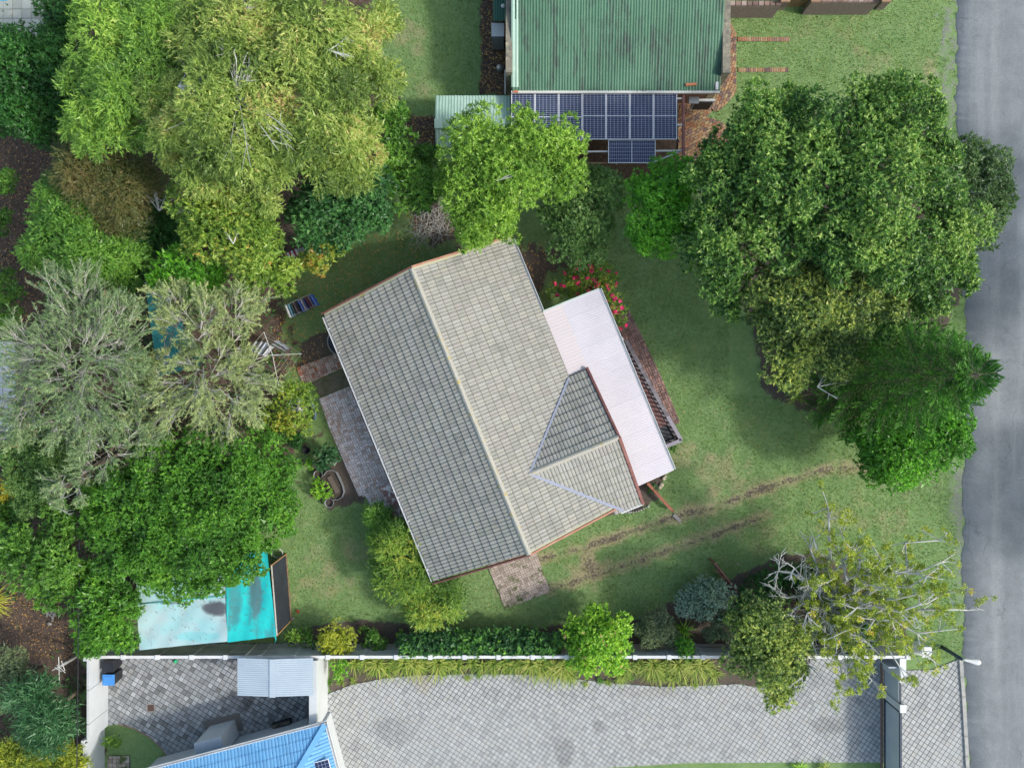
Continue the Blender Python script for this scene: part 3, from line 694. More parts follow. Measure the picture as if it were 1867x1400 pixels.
for k in range(nsh):
    corrugated(HP(-2.46 + k * wd, va, za + .004 * (k % 2)), HD, dn, wd + .02, Ln, .104, .008, 'roof_sheet', SHEET, ver)
dn2 = (HP(0, 3.38, 2.585) - HP(0, 2.42, 2.68)); L2 = dn2.length; dn2.normalize()
for k in range(4):
    w2 = (0.62 + 2.44) / 4
    corrugated(HP(-2.44 + k * w2, 2.42, 2.68 + .003 * (k % 2)), HD, dn2, w2 + .01, L2, .15, .006, 'roof_sheet', SHEET2, ver)
MB().beam(HP(-2.46, 2.5, 2.72), HP(-2.46, 3.45, 2.62), .05, .05).beam(HP(-2.47, 3.35, 2.60), HP(-2.47, vb, zb + .02), .05, .05).build('edge_trim', MAT('pale_green_trim', (0.45, 0.58, 0.52), .6), ver)
gutter(HP(6.33, vb + .06, zb - .03), HP(-2.46, vb + .06, zb - .03), ver, w=.1)
# veranda floor, posts, balustrade
FLOORT = MAT('veranda_floor', (0.30, 0.16, 0.14), 0.6, col2=(0.24, 0.13, 0.12), scale=3, fine=0.15)
MB().prism([tuple(HP(u, v)[:2]) for u, v in ((-1.0, 2.0), (-1.0, 5.35), (0.2, 5.6), (4.6, 6.1), (4.6, 2.0))], -.05, .22).build('veranda_floor', FLOORT, house)
MB().prism([tuple(HP(u, v)[:2]) for u, v in ((4.6, 3.2), (4.6, 6.1), (5.35, 6.2), (5.35, 3.2))], -.05, .14).build('veranda_floor', MAT('dark_grey_floor', (0.06, 0.065, 0.075), .5, col2=(.09, .1, .1), scale=4), house)  # lower end of the floor in dark grey
for u in (-2.3, 0.3, 2.3, 4.4, 6.2): MB().tube([HP(u, 5.1, .0), HP(u, 5.1, 2.15)], .05, 8).build('post', MAROON, house)
RAIL = MAT('grey_stone_rail', (0.15, 0.14, 0.155), 0.8, col2=(0.24, 0.23, 0.26), scale=2, lo=.45, hi=.6, fine=.2)
RAILP = MAT('lilac_grey_rail', (0.30, 0.28, 0.33), 0.8, fine=.15)
bal = thing('balustrade', 'low balustrade with turned balusters along the outer edge of the veranda', 'balustrade', HP(2.5, 6, 0))
rp = [HP(0.10, 5.68, .93), HP(4.15, 6.13, .93), HP(5.42, 6.30, .93), HP(5.42, 5.0, .93)]
for i, (p, q) in enumerate(zip(rp[:-1], rp[1:])):
    MB().beam(p, q, .17, .08).build('rail', RAIL if i == 0 else RAILP, bal)
    MB().beam(p - Vector((0, 0, .72)), q - Vector((0, 0, .72)), .2, .1).build('base_rail', RAIL, bal)
BALM = MAT('baluster_paint', (0.16, 0.13, 0.12), .7, col2=(.4, .38, .34), scale=9, lo=.55, hi=.65)
bp = MB().lathe((0, 0, 0), [(.055, 0), (.055, .06), (.03, .09), (.075, .26), (.06, .34), (.03, .5), (.045, .55), (.045, .63)], 8).mesh('baluster', BALM)
for (p, q) in zip(rp[:-1], rp[1:]):
    n = int((q - p).length / .24)
    for k in range(n): place('baluster', bp, bal, Matrix.Translation(p.lerp(q, (k + .5) / n) - Vector((0, 0, .67))))
MB().box(HP(.02, 5.45, .5), (.16, .3, 1.0), HROT).build('post', WHITE, bal)
# ------------------------------------------------------------------ green-roofed neighbour house (top)
GREEN = MAT('stained_green_sheet', (0.062, 0.165, 0.098), 0.5, col2=(0.088, 0.205, 0.128), scale=0.5, fine=0.16, rand=0.03, stain=(0.045, 0.08, 0.06), sscale=0.75, slo=0.46, shi=0.66, stretch=(3.0, 0.7, 1))
GREENP = MAT('faded_green_sheet', (0.36, 0.53, 0.43), 0.5, col2=(0.42, 0.58, 0.49), scale=.8, fine=.1, stain=(0.25, 0.40, 0.31), sscale=1.0, slo=.5, shi=.75, stretch=(3, .5, 1))
GREEND = MAT('dark_green_sheet', (0.03, 0.11, 0.075), 0.5, fine=.15)
STONE = MAT('lichened_stone_coping', (0.27, 0.25, 0.19), 0.9, col2=(0.15, 0.145, 0.125), scale=3.5, fine=.3, stain=(0.42, 0.38, 0.27), sscale=2.5, slo=.55, shi=.7, bump=.3)
BRICKW = MAT('dark_facebrick', (0.13, 0.075, 0.06), .9, col2=(.19, .12, .10), scale=7, fine=.3, bump=.2)
nh = thing('house', 'neighbour house under a stained green corrugated roof at the top of the view', 'house', W(1120, 0, 0))
x0, x1 = W(933, 0, 2.95)[0], W(1313, 0, 2.95)[0]; ye = W(0, 164, 2.9)[1]; pit = math.tan(math.radians(11))
MB().box(((x0 + x1) / 2, ye + 6.4, 1.4), (x1 - x0 - .3, 12.0, 2.8)).build('wall', BRICKW, nh)
roofn = MB().add([(x0, ye, 2.84), (x1, ye, 2.84), (x1, ye + 7.2, 2.84 + 7.2 * pit), (x0, ye + 7.2, 2.84 + 7.2 * pit), (x0, ye + 14, 2.84), (x1, ye + 14, 2.84)], [(0, 1, 2, 3), (3, 2, 5, 4)]).build('roof', UNDER, nh)
dn = Vector((0, -math.cos(math.atan(pit)), -math.sin(math.atan(pit)))); nsh = 12; wd = (x1 - x0) / nsh
yr = 0.0
for r, ln in enumerate((.95, 2.0, 2.05, 2.2)):
    yr += ln
    for k in range(nsh):
        p0 = Vector((x0 + k * wd, ye + yr, 2.9 + yr * pit + .006 * r + .003 * (k % 2)))
        corrugated(p0, Vector((1, 0, 0)), dn, wd + .03, ln / math.cos(math.atan(pit)) + .1, .131, .034, 'roof_sheet', GREEN, roofn)
MB().beam((x0, ye + 7.2, 2.98 + 7.2 * pit), (x1, ye + 7.2, 2.98 + 7.2 * pit), .4, .05).build('ridge_cap', GREEN, roofn)
for k in range(nsh): corrugated(Vector((x0 + k * wd, ye + 7.2, 2.92 + 7.2 * pit)), Vector((1, 0, 0)), Vector((0, -dn.y, dn.z)), wd + .03, 6.9, .131, .034, 'roof_sheet', GREEN, roofn)
corrugated(Vector((x0 - .02, ye + 6.5, 2.915 + 6.5 * pit)), Vector((1, 0, 0)), dn, .32, 6.4 / math.cos(math.atan(pit)), .131, .036, 'edge_sheet', GREENP, roofn)
MB().beam((x0 - .02, ye - .1, 2.86), (x1 + .0, ye - .1, 2.86), .1, .12).build('gutter', MAT('stained_white_gutter', (.62, .62, .58), .6, col2=(.2, .2, .18), scale=5, lo=.6, hi=.7, fine=.1), nh)
MB().beam((x0, ye - .03, 2.8), (x1 - .1, ye - .03, 2.8), .06, .14).build('fascia', WHITE, nh)
MB().box((W(1307, 0, 2.95)[0], W(0, 157, 2.95)[1], 2.92), (.12, .34, .14)).build('gutter_end', WHITE, nh)
pl = MB(); pl.box((W(928, 0, 3.3)[0], W(0, 132, 3.3)[1] + 5.0, 1.65), (.28, 10, 3.3)); pl.build('parapet', STONE, nh)
pr = MB(); pr.box((W(1325, 0, 3.4)[0] - .0, W(0, 133, 3.4)[1] + 5, 1.7), (.34, 10, 3.4)); pr.build('parapet', STONE, nh)
wf = MB().box((W(1282, 0, 1.5)[0], ye - .42 + .33, 1.35), (.9, .1, 1.1)).build('window', WHITE, nh)
MB().box((W(1282, 0, 1.5)[0], ye - .17, 1.35), (.75, .04, .95)).build('pane', DARK, wf)
MB().box((W(1266, 0, 2.4)[0], ye - .25, 2.3), (.45, .3, .06)).build('awning', GREY_METAL, nh)
solo(MB().box((W(1260, 0, 3)[0], W(0, 155, 2.96)[1], 3.0), (.48, .11, .06), .06).build('brick', MAT('orange_clay_brick', (.45, .17, .09), .9, fine=.2, rand=.1)), 'orange clay brick lying near the bottom edge of the green corrugated roof', 'brick')
solo(MB().box((W(936, 0, 3)[0] + .1, W(0, 168, 2.96)[1] + .02, 2.94), (.22, .1, .05), -.1).build('brick', bpy.data.materials['orange_clay_brick']), 'small orange brick piece on the roof gutter above the leftmost solar panel', 'brick')
# lean-to, cabinet, pipe on its left side
lt = thing('lean_to', 'dark green corrugated lean-to roof beside the whitewashed parapet wall', 'lean-to', W(910, 15, 0))
corrugated(W(899, -60, 2.15), Vector((1, 0, 0)), Vector((0, -1, 0)), .6, 2.45, .12, .03, 'roof_sheet', GREEND, lt)
MB().box(W(911, -25, 1.0), (.5, 2.1, 2.0)).build('wall', BRICKW, lt); MB().lathe(W(917, 12, 2.16), [(.09, 0), (.09, .05), (.05, .08)], 12).build('vent_cap', WHITE, lt)
cb = thing('cabinet', 'grey metal cabinet with a white lid standing by the green roofed house', 'cabinet', W(908, 68, 0))
ca, cbb = W(896, 67, 1.5), W(919, 43, 1.5)
MB().box(((ca.x + cbb.x) / 2, (ca.y + cbb.y) / 2, .74), (abs(cbb.x - ca.x) - .04, abs(cbb.y - ca.y) - .04, 1.46)).build('body', MAT('grey_enamel', (.30, .32, .36), .5, fine=.08), cb)
MB().box(((ca.x + cbb.x) / 2, (ca.y + cbb.y) / 2, 1.5), (abs(cbb.x - ca.x), abs(cbb.y - ca.y), .05)).build('lid', WHITE, cb)
for s in (-1, 1): MB().box(((ca.x + cbb.x) / 2 + s * .14, ca.y + .0, .75), (.26, .03, 1.3)).build('door', MAT('grey_door', (.26, .28, .32), .5), cb)
solo(MB().tube([W(921, 172, 2.3), W(921, 128, 2.3)], .025, 8).tube([W(921, 128, 2.3), W(926, 128, 2.3)], .025, 8).build('drain_pipe', WHITE), 'thin white drain pipe at the foot of the whitewashed parapet wall', 'pipe')
solo(MB().lathe(W(912, 127, 0), [(.16, 0), (.18, .1), (.15, .22), (.17, .25)], 12).build('bucket', GREY_METAL), 'grey bucket on leaf litter at the end of the parapet wall', 'bucket')

# ------------------------------------------------------------------ solar carport
cpz = 2.62
cp = thing('carport', 'open carport frame with maroon beams carrying the solar panels', 'carport', W(1120, 240, 0))
PALE = MAT('galvanised_rail', (.55, .56, .56), .5, fine=.1)
MB().beam(W(1246, 166, cpz), W(1246, 300, cpz), .11, .16).build('beam', MAROON, cp)
MB().beam(W(1068, 166, cpz - .1), W(1068, 300, cpz - .1), .05, .14).build('beam', MAROON, cp)
MB().beam(W(934, 166, cpz - .1), W(934, 262, cpz - .1), .06, .14).build('beam', MAROON, cp)
for y in (180, 228): MB().beam(W(932, y, cpz + .02), W(1245, y, cpz + .02), .07, .05).build('rail', PALE, cp)
for y in (277, 298): MB().beam(W(1060, y, cpz - .06), W(1245, y - 2, cpz - .06), .07 if y < 290 else .05, .06).build('rail', PALE if y < 290 else WOOD, cp)
MB().beam(W(1240, 277, cpz - .12), W(1180, 300, cpz - .12), .05, .05).build('brace', GREY_METAL, cp)
for (x, y) in ((1246, 295), (1068, 295), (934, 258)): MB().beam(W(x, y, cpz - .1) - Vector((0, 0, cpz - .1)), W(x, y, cpz - .1), .1, .1).build('post', MAROON, cp)
CELL, ct, cpn = newmat('solar_cell')
cpn.inputs['Roughness'].default_value = .3; cpn.inputs['Specular IOR Level'].default_value = .35
ct.link(ct.mix(ct.rand(), (.012, .022, .075), (.022, .036, .11)), cpn.inputs['Base Color'])
FRAME = MAT('panel_frame', (.72, .74, .80), .5, fine=.05)
BACK = MAT('panel_backsheet', (.52, .57, .62), .45, fine=.05)
def solar_panel(c, w, l, rot, tilt, label, loc, nx=6, ny=24, cw=None):
    t = thing('solar_panel', label, 'solar panel', loc, 'solar panels on the carport' if cw is None else 'solar panels on the blue roof')
    M = Matrix.Translation(c) @ Matrix.Rotation(rot, 4, 'Z') @ Matrix.Rotation(tilt, 4, 'X')
    def bx(b, cx, cy, sx, sy, z, h): b.add([M @ Vector((cx + sx / 2 * a, cy + sy / 2 * e, z + h / 2 * f)) for f in (-1, 1) for e in (-1, 1) for a in (-1, 1)],
                                          [(0, 2, 3, 1), (4, 5, 7, 6), (0, 1, 5, 4), (2, 6, 7, 3), (0, 4, 6, 2), (1, 3, 7, 5)])
    b = MB(); fw = .026
    bx(b, -w / 2 + fw / 2, 0, fw, l, 0, .04); bx(b, w / 2 - fw / 2, 0, fw, l, 0, .04)
    bx(b, 0, -l / 2 + fw / 2, w - 2 * fw, fw, 0, .04); bx(b, 0, l / 2 - fw / 2, w - 2 * fw, fw, 0, .04)
    b.build('frame', FRAME, t)
    b = MB(); bx(b, 0, 0, w - 2 * fw + .002, l - 2 * fw + .002, -.004, .012); bs = b.build('backsheet', BACK, t)
    b = MB(); iw, il = w - 2 * fw - .01, l - 2 * fw - .01; gap = .035
    for i in range(nx):
        for j in range(ny):
            sy = (il - gap) / ny; y = -il / 2 + sy * (j + .5) + (gap if j >= ny / 2 else 0)
            bx(b, -iw / 2 + iw / nx * (i + .5), y, iw / nx - .014, sy - .011, .006, .003)
    b.build('cell_field', CELL, bs, kind='stuff')
    return t
LBL = ['leftmost full-height solar panel of the carport row, touching the pale green shed', 'second solar panel from the pale green shed, foot hidden by the tree', 'third solar panel from the pale green shed, just left of the tall uncovered ones',
       'fourth solar panel of the row, first one wholly clear of the tree', 'middle one of the five clear tall solar panels, above the low panel\'s left end', 'second solar panel from the maroon beam, above the low panel\'s right end', 'rightmost solar panel of the row, next to the maroon carport beam']
for k in range(7):
    sy = W(0, 168 if k > 2 else 170, cpz + .1)[1]
    c = W(953.5 + 43.25 * k, 211.5 if k > 2 else 213.5, cpz + .12)
    solar_panel(c, 1.035, 2.10, 0, 0, LBL[k], c)
c = W(1152, 276.5, cpz + .05)
solar_panel(c, 1.035, 2.10, math.pi / 2, 0, 'single low solar panel laid lengthwise below the tall row', c)
for s in (-1, 1): MB().beam(W(1152 + s * 28, 255, cpz - .01), W(1152 + s * 28, 300, cpz - .01), .05, .04).build('rail', PALE, cp)
# ------------------------------------------------------------------ pale green shed
sh = thing('shed', 'pale green corrugated shed between the lawn and the solar panels', 'shed', W(860, 220, 0))
xa, xb = W(794, 0, 2.2)[0], W(931, 0, 2.2)[0]; ya, ym, yb = W(0, 175, 2.1)[1], W(0, 226, 2.45)[1], W(0, 268, 2.1)[1]
MB().box(((xa + xb) / 2, (ya + yb) / 2, 1.02), (xb - xa - .2, ya - yb - .2, 2.04)).build('wall', MAT('shed_wall', (.25, .40, .32), .6, fine=.15), sh)
for (y0, y1, za, zb) in ((ym, ya, 2.45, 2.1), (ym, yb, 2.45, 2.1)):
    d = Vector((0, y1 - y0, zb - za)); L = d.length; d.normalize(); n = 5
    for k in range(n): corrugated(Vector((xa + k * (xb - xa) / n, y0, za + .003 * (k % 2))), Vector((1, 0, 0)), d, (xb - xa) / n + .01, L, .13, .032, 'roof_sheet', GREENP, sh)
MB().beam((xa - .02, ym, 2.49), (xb, ym, 2.49), .42, .03).build('ridge_cap', GREENP, sh)
# ------------------------------------------------------------------ garden wall with pillars and gate, top right
gw = thing('garden_wall', 'brown facebrick front wall with orange capped pillars at the top edge', 'wall', W(1480, 10, 0))
CAPB = MAT('orange_coping', (.34, .22, .14), .9, col2=(.25, .16, .11), scale=6, fine=.25)
COPE = MAT('dull_pink_coping_brick', None, .9, cols=[(.20, .14, .12), (.28, .19, .16), (.24, .17, .15), (.33, .27, .25)], fine=.25, rand=.12)
GREYB = MAT('grey_brown_brick', (.15, .125, .12), .9, col2=(.22, .18, .17), scale=8, fine=.3, bump=.2)
for (xa_, xb_, y) in ((1330, 1424, 7), (1479, 1602, 1)):
    p, q = W(xa_, y, 1.2), W(xb_, y, 1.2)
    MB().beam(p - Vector((0, 0, .62)), q - Vector((0, 0, .62)), .22, 1.18).build('brick_panel', GREYB, gw)
    n = int((q - p).length / .24)
    for k in range(n): MB().box(p.lerp(q, (k + .5) / n) + Vector((0, 0, .02 + rng.uniform(-.006, .006))), (.225, .19, .09), rng.gauss(0, .02)).build('coping_brick', COPE, gw)
for x in (1432, 1487, 1616):
    MB().box(W(x, -2, .75) * 1.0, (.36, .36, 1.45)).build('pillar', GREYB, gw); MB().box(W(x, -4, 1.5), (.42, .42, .09)).build('pillar_cap', CAPB, gw)
gt = thing('gate', 'brown slatted wooden gate between two brick pillars', 'gate', W(1460, 5, 0))
for k in range(9): MB().box(W(1441 + k * 4.6, 1, .72), (.08, .03, 1.3)).build('slat', WOOD, gt)
for z in (.2, 1.2): MB().beam(W(1439, 0, z) + Vector((0, .04, 0)), W(1480, 0, z) + Vector((0, .04, 0)), .05, .08).build('rail', WOOD, gt)

# ------------------------------------------------------------------ long precast boundary wall
PRECAST = MAT('streaked_precast_panel', (.50, .52, .54), .85, col2=(.40, .43, .44), scale=1.5, fine=.12, stain=(.20, .21, .18), sscale=.8, slo=.48, shi=.72, stretch=(.5, 1, 4), rand=.05)
bw = thing('boundary_wall', 'long white capped precast wall between the garden and the paved driveway', 'wall', (-.5, -12.43, 0))
ywl = -12.43; X0, X1 = W(163, 0, 1.75)[0], W(1655, 0, 1.75)[0]; nb = 24; bay = (X1 - X0) / nb
pm = MB().box((0, 0, 0), (bay - .13, .05, .33)).mesh('panel', PRECAST); psm = MB().box((0, 0, 0), (.13, .15, 1.75)).mesh('post', PRECAST); cpm = MB().box((0, 0, 0), (.19, .21, .07)).mesh('post_cap', WHITE)
for k in range(nb + 1):
    x = X0 + k * bay; place('post', psm, bw, Matrix.Translation((x, ywl, .875))); place('post_cap', cpm, bw, Matrix.Translation((x, ywl, 1.785)))
    if k < nb:
        for j in range(5): place('panel', pm, bw, Matrix.Translation((x + bay / 2, ywl, .17 + j * .34)) @ Matrix.Rotation(rng.gauss(0, .006), 4, 'X'))
        MB().box((x + bay / 2, ywl - .0, 1.745), (bay - .19, .13, .06)).build('coping', WHITE, bw)
# white plastered wall on the left
ww = thing('garden_wall', 'white plastered yard wall with slanting panel joints at the bottom left', 'wall', (-19.3, -16, 0))
xw = W(198, 0, 0)[0]
for (y0, y1, dx) in ((-12.5, -13.95, 0), (-13.96, -15.5, 0), (-15.51, -16.3, 0), (-16.32, -18.2, -.18), (-18.21, -20.0, -.18)):
    MB().box((xw - .06 + dx, (y0 + y1) / 2, .87), (.10, y0 - y1 - .012, 1.76)).build('panel', WHITE_WALL, ww)
for (y, dx) in ((-12.5, 0), (-16.31, -.1)): MB().box((xw - .16 + dx, y, .9), (.14, .2, 1.84)).build('post', WHITE_WALL, ww)
# wall between yard and driveway
dw = thing('garden_wall', 'white plastered wall dividing the cobbled yard from the driveway', 'wall', (-8.8, -14.3, 0))
MB().box((-8.86, -13.6, 1.05), (.14, 2.2, 2.1)).build('panel', WHITE_WALL, dw); MB().box((-8.86, -15.5, 1.04), (.12, 1.58, 2.08)).build('panel', WHITE_WALL, dw)
MB().box((-8.97, -14.0, 2.14), (.34, 3.1, .09)).build('coping', WHITE_WALL, dw)
MB().box((-8.80, -16.35, .9), (.26, .5, 1.8)).build('pillar', WHITE_WALL, dw)
# white double-pitch yard roof
lr = thing('yard_roof', 'pale blue-white corrugated canopy in the corner of the cobbled yard', 'canopy', W(500, 1235, 0))
PBW = MAT('pale_blue_sheet', (.41, .495, .57), .5, fine=.03, col2=(.38, .46, .54), scale=1)
y0, y1 = W(0, 1199, 2.35)[1], W(0, 1267, 2.35)[1]; xm = W(497, 0, 2.5)[0]
for x, zz in ((W(433, 0, 2.35)[0], 2.35), (W(571, 0, 2.35)[0], 2.35)):
    d = Vector((x - xm, 0, zz - 2.5)); L = d.length; d.normalize(); n = 3
    for k in range(n):
        corrugated(Vector((xm, y0 + k * (y1 - y0) / n, 2.5 + .003 * (k % 2))), Vector((0, -1, 0)), d, (y0 - y1) / n + .01, L, .09, .014, 'roof_sheet', PBW, lr, square=True)
MB().beam((xm, y0, 2.53), (xm, y1 - .03, 2.53), .26, .015).build('ridge_cap', PBW, lr)
for (x, y) in ((W(440, 0, 2.3)[0], y0 - .1), (W(440, 0, 2.3)[0], y1 + .1), (W(560, 0, 2.3)[0], y1 + .1)): MB().tube([(x, y, 0), (x, y, 2.33)], .035, 8).build('post', WHITE, lr)
# ------------------------------------------------------------------ blue-roofed house (bottom)
bh = thing('house', 'house with a bright blue tiled hip roof cut by the bottom edge', 'house', W(450, 1400, 0))
BLUE = MAT('blue_roof_tile', (.13, .35, .62), .45, col2=(.17, .41, .68), scale=1.2, fine=.06, rand=.07)
BA = Vector((.9668, .2555, 0)); BB = Vector((.2555, -.9668, 0)); C0 = W(592, 1319, 2.62)
def BP(a, b_, z): return C0 + BA * a + BB * b_ + Vector((0, 0, z - 2.62))
bp_ = math.tan(math.radians(23))
MB().prism([tuple(BP(a, b_, 0)[:2]) for a, b_ in ((-9, .45), (-.45, .45), (-.45, 6), (-9, 6))], 0, 2.6).build('wall', WHITE_WALL, bh)
rb = MB().add([BP(0, 0, 2.60), BP(-10, 0, 2.60), BP(-10, 3, 2.60 + 3 * bp_), BP(-3, 3, 2.60 + 3 * bp_), BP(0, 6, 2.60)], [(0, 3, 2, 1), (0, 4, 3)]).build('roof', BLUE, bh)
BTW, BTL = .155, .42
bt = MB(); prof = [(0, 0), (.02, .022), (.06, .03), (.10, .03), (.135, .02), (.153, 0)]; n = len(prof)
bt.add([(x - BTW / 2, -.03, z - .006) for x, z in prof] + [(x - BTW / 2, BTL, z + .018) for x, z in prof] + [(x - BTW / 2, BTL, -.01) for x, z in prof],
       [(i, n + i, n + i + 1, i + 1) for i in range(n - 1)] + [(n + i, 2 * n + i, 2 * n + i + 1, n + i + 1) for i in range(n - 1)])
btm = bt.mesh('tile', BLUE); ms = []
cs = 1 / math.cos(math.atan(bp_))
for j in range(7):
    for i in range(62):
        a, b_ = -.08 - i * BTW, (j + 1) * BTL / cs
        if -a < b_ - .22: continue
        ms.append(frame(BP(a, b_, 2.62 + b_ * bp_), -BA if (-BA).cross(-BB).z > 0 else BA, (-BB - Vector((0, 0, bp_))).normalized()))
for j in range(6):
    for i in range(24):
        b_, a = .08 + i * BTW, (j + 1) * BTL / cs
        if b_ < a - .05: continue
        ms.append(frame(BP(-a, b_, 2.62 + a * bp_), BB if BB.cross(BA).z > 0 else -BB, (BA - Vector((0, 0, bp_))).normalized()))
ms = [m for m in ms if m.translation.y > -19.0]
lay_tiles(rb, ms, 300, rng, me=btm)
MB().beam(BP(.02, .02, 2.66), BP(-3, 3, 2.66 + 3 * bp_), .24, .09).build('hip_cap', BLUE, rb)
gutter(BP(-10, -.07, 2.62), BP(.06, -.07, 2.62), bh, w=.11); gutter(BP(.07, 5, 2.62), BP(.07, -.06, 2.62), bh, w=.11)
for a in (-1.35, -1.15): MB().tube([BP(a, .3, 0), BP(a, .35, 2.5)], .035, 8).build('drain_pipe', WHITE, bh)
solar_panel(BP(-.62, 2.35, 2.62 + .75 * bp_ + .03), 1.0, 1.9, math.atan2(BA.y, BA.x), 0, 'dark solar panel on the blue roof, cut by the bottom edge', BP(-.7, 2.4, 2.9), ny=12, cw=1)
ax = thing('outhouse', 'small white box-like annexe with ribbed lid against the blue-roofed house', 'annexe', BP(-5, -.6, 0))
q0 = W(352.6, 1354, 1.95); q1 = W(402, 1342, 1.95)
aa = (q0 - C0).dot(BA), (q1 - C0).dot(BA); ab = (q1 - C0).dot(BB)
MB().prism([tuple(BP(a, b_, 0)[:2]) for a, b_ in ((aa[0] + .02, ab + .02), (aa[1] - .02, ab + .02), (aa[1] - .02, .4), (aa[0] + .02, .4))], 0, 1.93).build('wall', WHITE_WALL, ax)
corrugated(BP(aa[0], ab, 1.95), BA, BB, aa[1] - aa[0], 1.0, .08, .015, 'roof_sheet', PBW, ax, square=True)
pl_ = [tuple(BP(a, b_, 0)[:2]) for a, b_ in ((aa[0] - .25, ab - .25), (aa[1] + .25, ab - .25), (aa[1] + .25, .2), (aa[0] - .25, .2))]
MB().prism(pl_, 0, .055).build('plinth', MAT('plinth_grey', (.15, .14, .13), .9, fine=.2), ax)
tr = thing('trough', 'long black planter trough standing by the wall of the blue-roofed house', 'planter', W(512, 1319, 0))
p, q = W(496, 1324, .3), W(529, 1315, .3)
MB().beam(p - Vector((0, 0, .13)), q - Vector((0, 0, .13)), .2, .3).build('body', DARK, tr); MB().beam(p + Vector((0, 0, .03)), q + Vector((0, 0, .03)), .15, .03).build('soil', DIRT, tr)
# bins, drain, ball
def bin_(px, py, mat, label, a):
    c = W(px, py, 0); t = thing('wheelie_bin', label, 'bin', c, 'wheelie bins in the yard corner')
    R = Matrix.Rotation(a, 3, 'Z'); b = MB(); w0, w1 = .2, .25
    b.add([R @ Vector((x * s, y * s, z)) + c for z, s in ((.08, w0), (.95, w1)) for x, y in ((-1, -1), (1, -1), (1, 1), (-1, 1))], [(0, 3, 2, 1), (4, 5, 6, 7), (0, 1, 5, 4), (1, 2, 6, 5), (2, 3, 7, 6), (3, 0, 4, 7)])
    b.build('body', DARK if 'black' in label else MAT('blue_body', (.03, .09, .20), .5), t)
    l = MB(); l.box(c + Vector((0, 0, .985)), (.54, .50, .06), a); l.box(c + Vector((0, 0, 1.025)), (.42, .36, .03), a); l.build('lid', mat, t)
    MB().tube([c + R @ Vector((-.3, -.22, .93)), c + R @ Vector((-.3, .22, .93))], .02, 6).build('handle', DARK, t)
    for s in (-1, 1): MB().tube([c + R @ Vector((-.24, s * .19, .1)), c + R @ Vector((-.24, s * .24, .1))], .1, 10).build('wheel', DARK, t)
BLID = MAT('blue_lid', (.07, .27, .68), .45, fine=.06)
bin_(216, 1202, MAT('black_lid', (.022, .026, .035), .45, fine=.1), 'black wheelie bin in the corner where the white walls meet', 0.05)
bin_(217, 1225, BLID, 'blue-lidded wheelie bin below the black one', 0.0)
dr = thing('drain', 'square rusty drain grate set in the cobbled yard', 'drain', W(275, 1290, .04))
MB().box(W(275, 1290, .035), (.42, .42, .03), .05).build('frame', CONCRETE, dr); MB().box(W(275, 1290, .052), (.30, .30, .02), .05).build('grate', MAT('rust', (.10, .06, .05), .9, fine=.3), dr)
bb_ = MB(); bb_.lathe(W(320, 1205, .07), [(.0, -.1), (.07, -.08), (.1, 0), (.07, .08), (.01, .1)], 12)
solo(bb_.build('ball', MAT('green_plastic', (.03, .42, .17), .4)), 'small bright green ball on the cobbles below the boundary wall', 'ball')
# quarter-round lawn with stepping tiles
ql = [(197, 1321), (215, 1320), (245, 1328), (275, 1345), (298, 1368), (310, 1390), (330, 1430), (197, 1430)]
EDG = MAT('lawn_edging', (.34, .25, .17), .9, col2=(.24, .18, .13), scale=5, fine=.2)
MB().tube([W(x, y, .03) for x, y in ql[1:-1]], .035, 5).build('lawn_edging', EDG, kind='structure')
stp = tracksheet('stepping_tiles', PXP([(197, 1377), (237, 1377), (238, 1425), (197, 1425)], 0), .02, JOINT)
lay(stp, 'tile', gridrects(PXP([(197, 1377), (237, 1377), (238, 1425), (197, 1425)]), (.2, .2), 0.0), PXP([(197, 1377), (237, 1377), (238, 1425), (197, 1425)]), .021, .05, BRICK_TAN, 100, rng, inset=.008)

# ------------------------------------------------------------------ sliding gate, pillars, lamp, meter box (right)
sg = thing('sliding_gate', 'dark framed sliding gate with pale infill panel across the driveway', 'gate', W(1620, 1330, 0))
NAVY = MAT('navy_steel', (.03, .05, .085), .45, fine=.1); INF = MAT('pale_infill', (.44, .50, .55), .55, fine=.05, col2=(.38, .44, .5), scale=1)
gx = W(1612, 0, 0)[0] + .0
MB().box((gx + .02, -17.0, .85), (.05, 3.9, 1.4)).build('panel', INF, sg)
for (y, h) in ((-15.0, 1.6), (-18.9, 1.6)): MB().box((gx, y, .83), (.09, .1, h)).build('frame', NAVY, sg)
for z in (.12, 1.6): MB().box((gx, -17.0, z), (.09, 4.0, .1)).build('frame', NAVY, sg)
MB().box((gx - .14, -16.5, .03), (.12, 6.5, .05)).build('track', MAT('rusty_rail', (.22, .15, .12), .8, fine=.2), sg)
pg = thing('side_gate', 'narrow dark framed pedestrian gate beside the white pillar', 'gate', W(1625, 1265, 0))
px_ = W(1643, 0, 1.7)[0]
MB().box((px_ - .02, -14.15, .85), (.04, 1.2, 1.4)).build('panel', INF, pg)
for y in (-13.5, -14.8): MB().box((px_ - .02, y, .85), (.07, .07, 1.7)).build('frame', NAVY, pg)
for z in (.12, 1.66): MB().box((px_ - .02, -14.15, z), (.07, 1.36, .07)).build('frame', NAVY, pg)
gp = thing('gate_pillar', 'square white gate pillar between the sliding gate and the side gate', 'pillar', W(1645, 1293, 0))
c = W(1646, 1291, 1.85); MB().box((c.x, c.y, .92), (.24, .30, 1.84)).build('shaft', WHITE_WALL, gp); MB().box((c.x, c.y, 1.87), (.29, .36, .07)).build('cap', WHITE, gp)
fp = thing('gate_wall', 'short white wall at the right end of the boundary wall', 'wall', W(1645, 1222, 0))
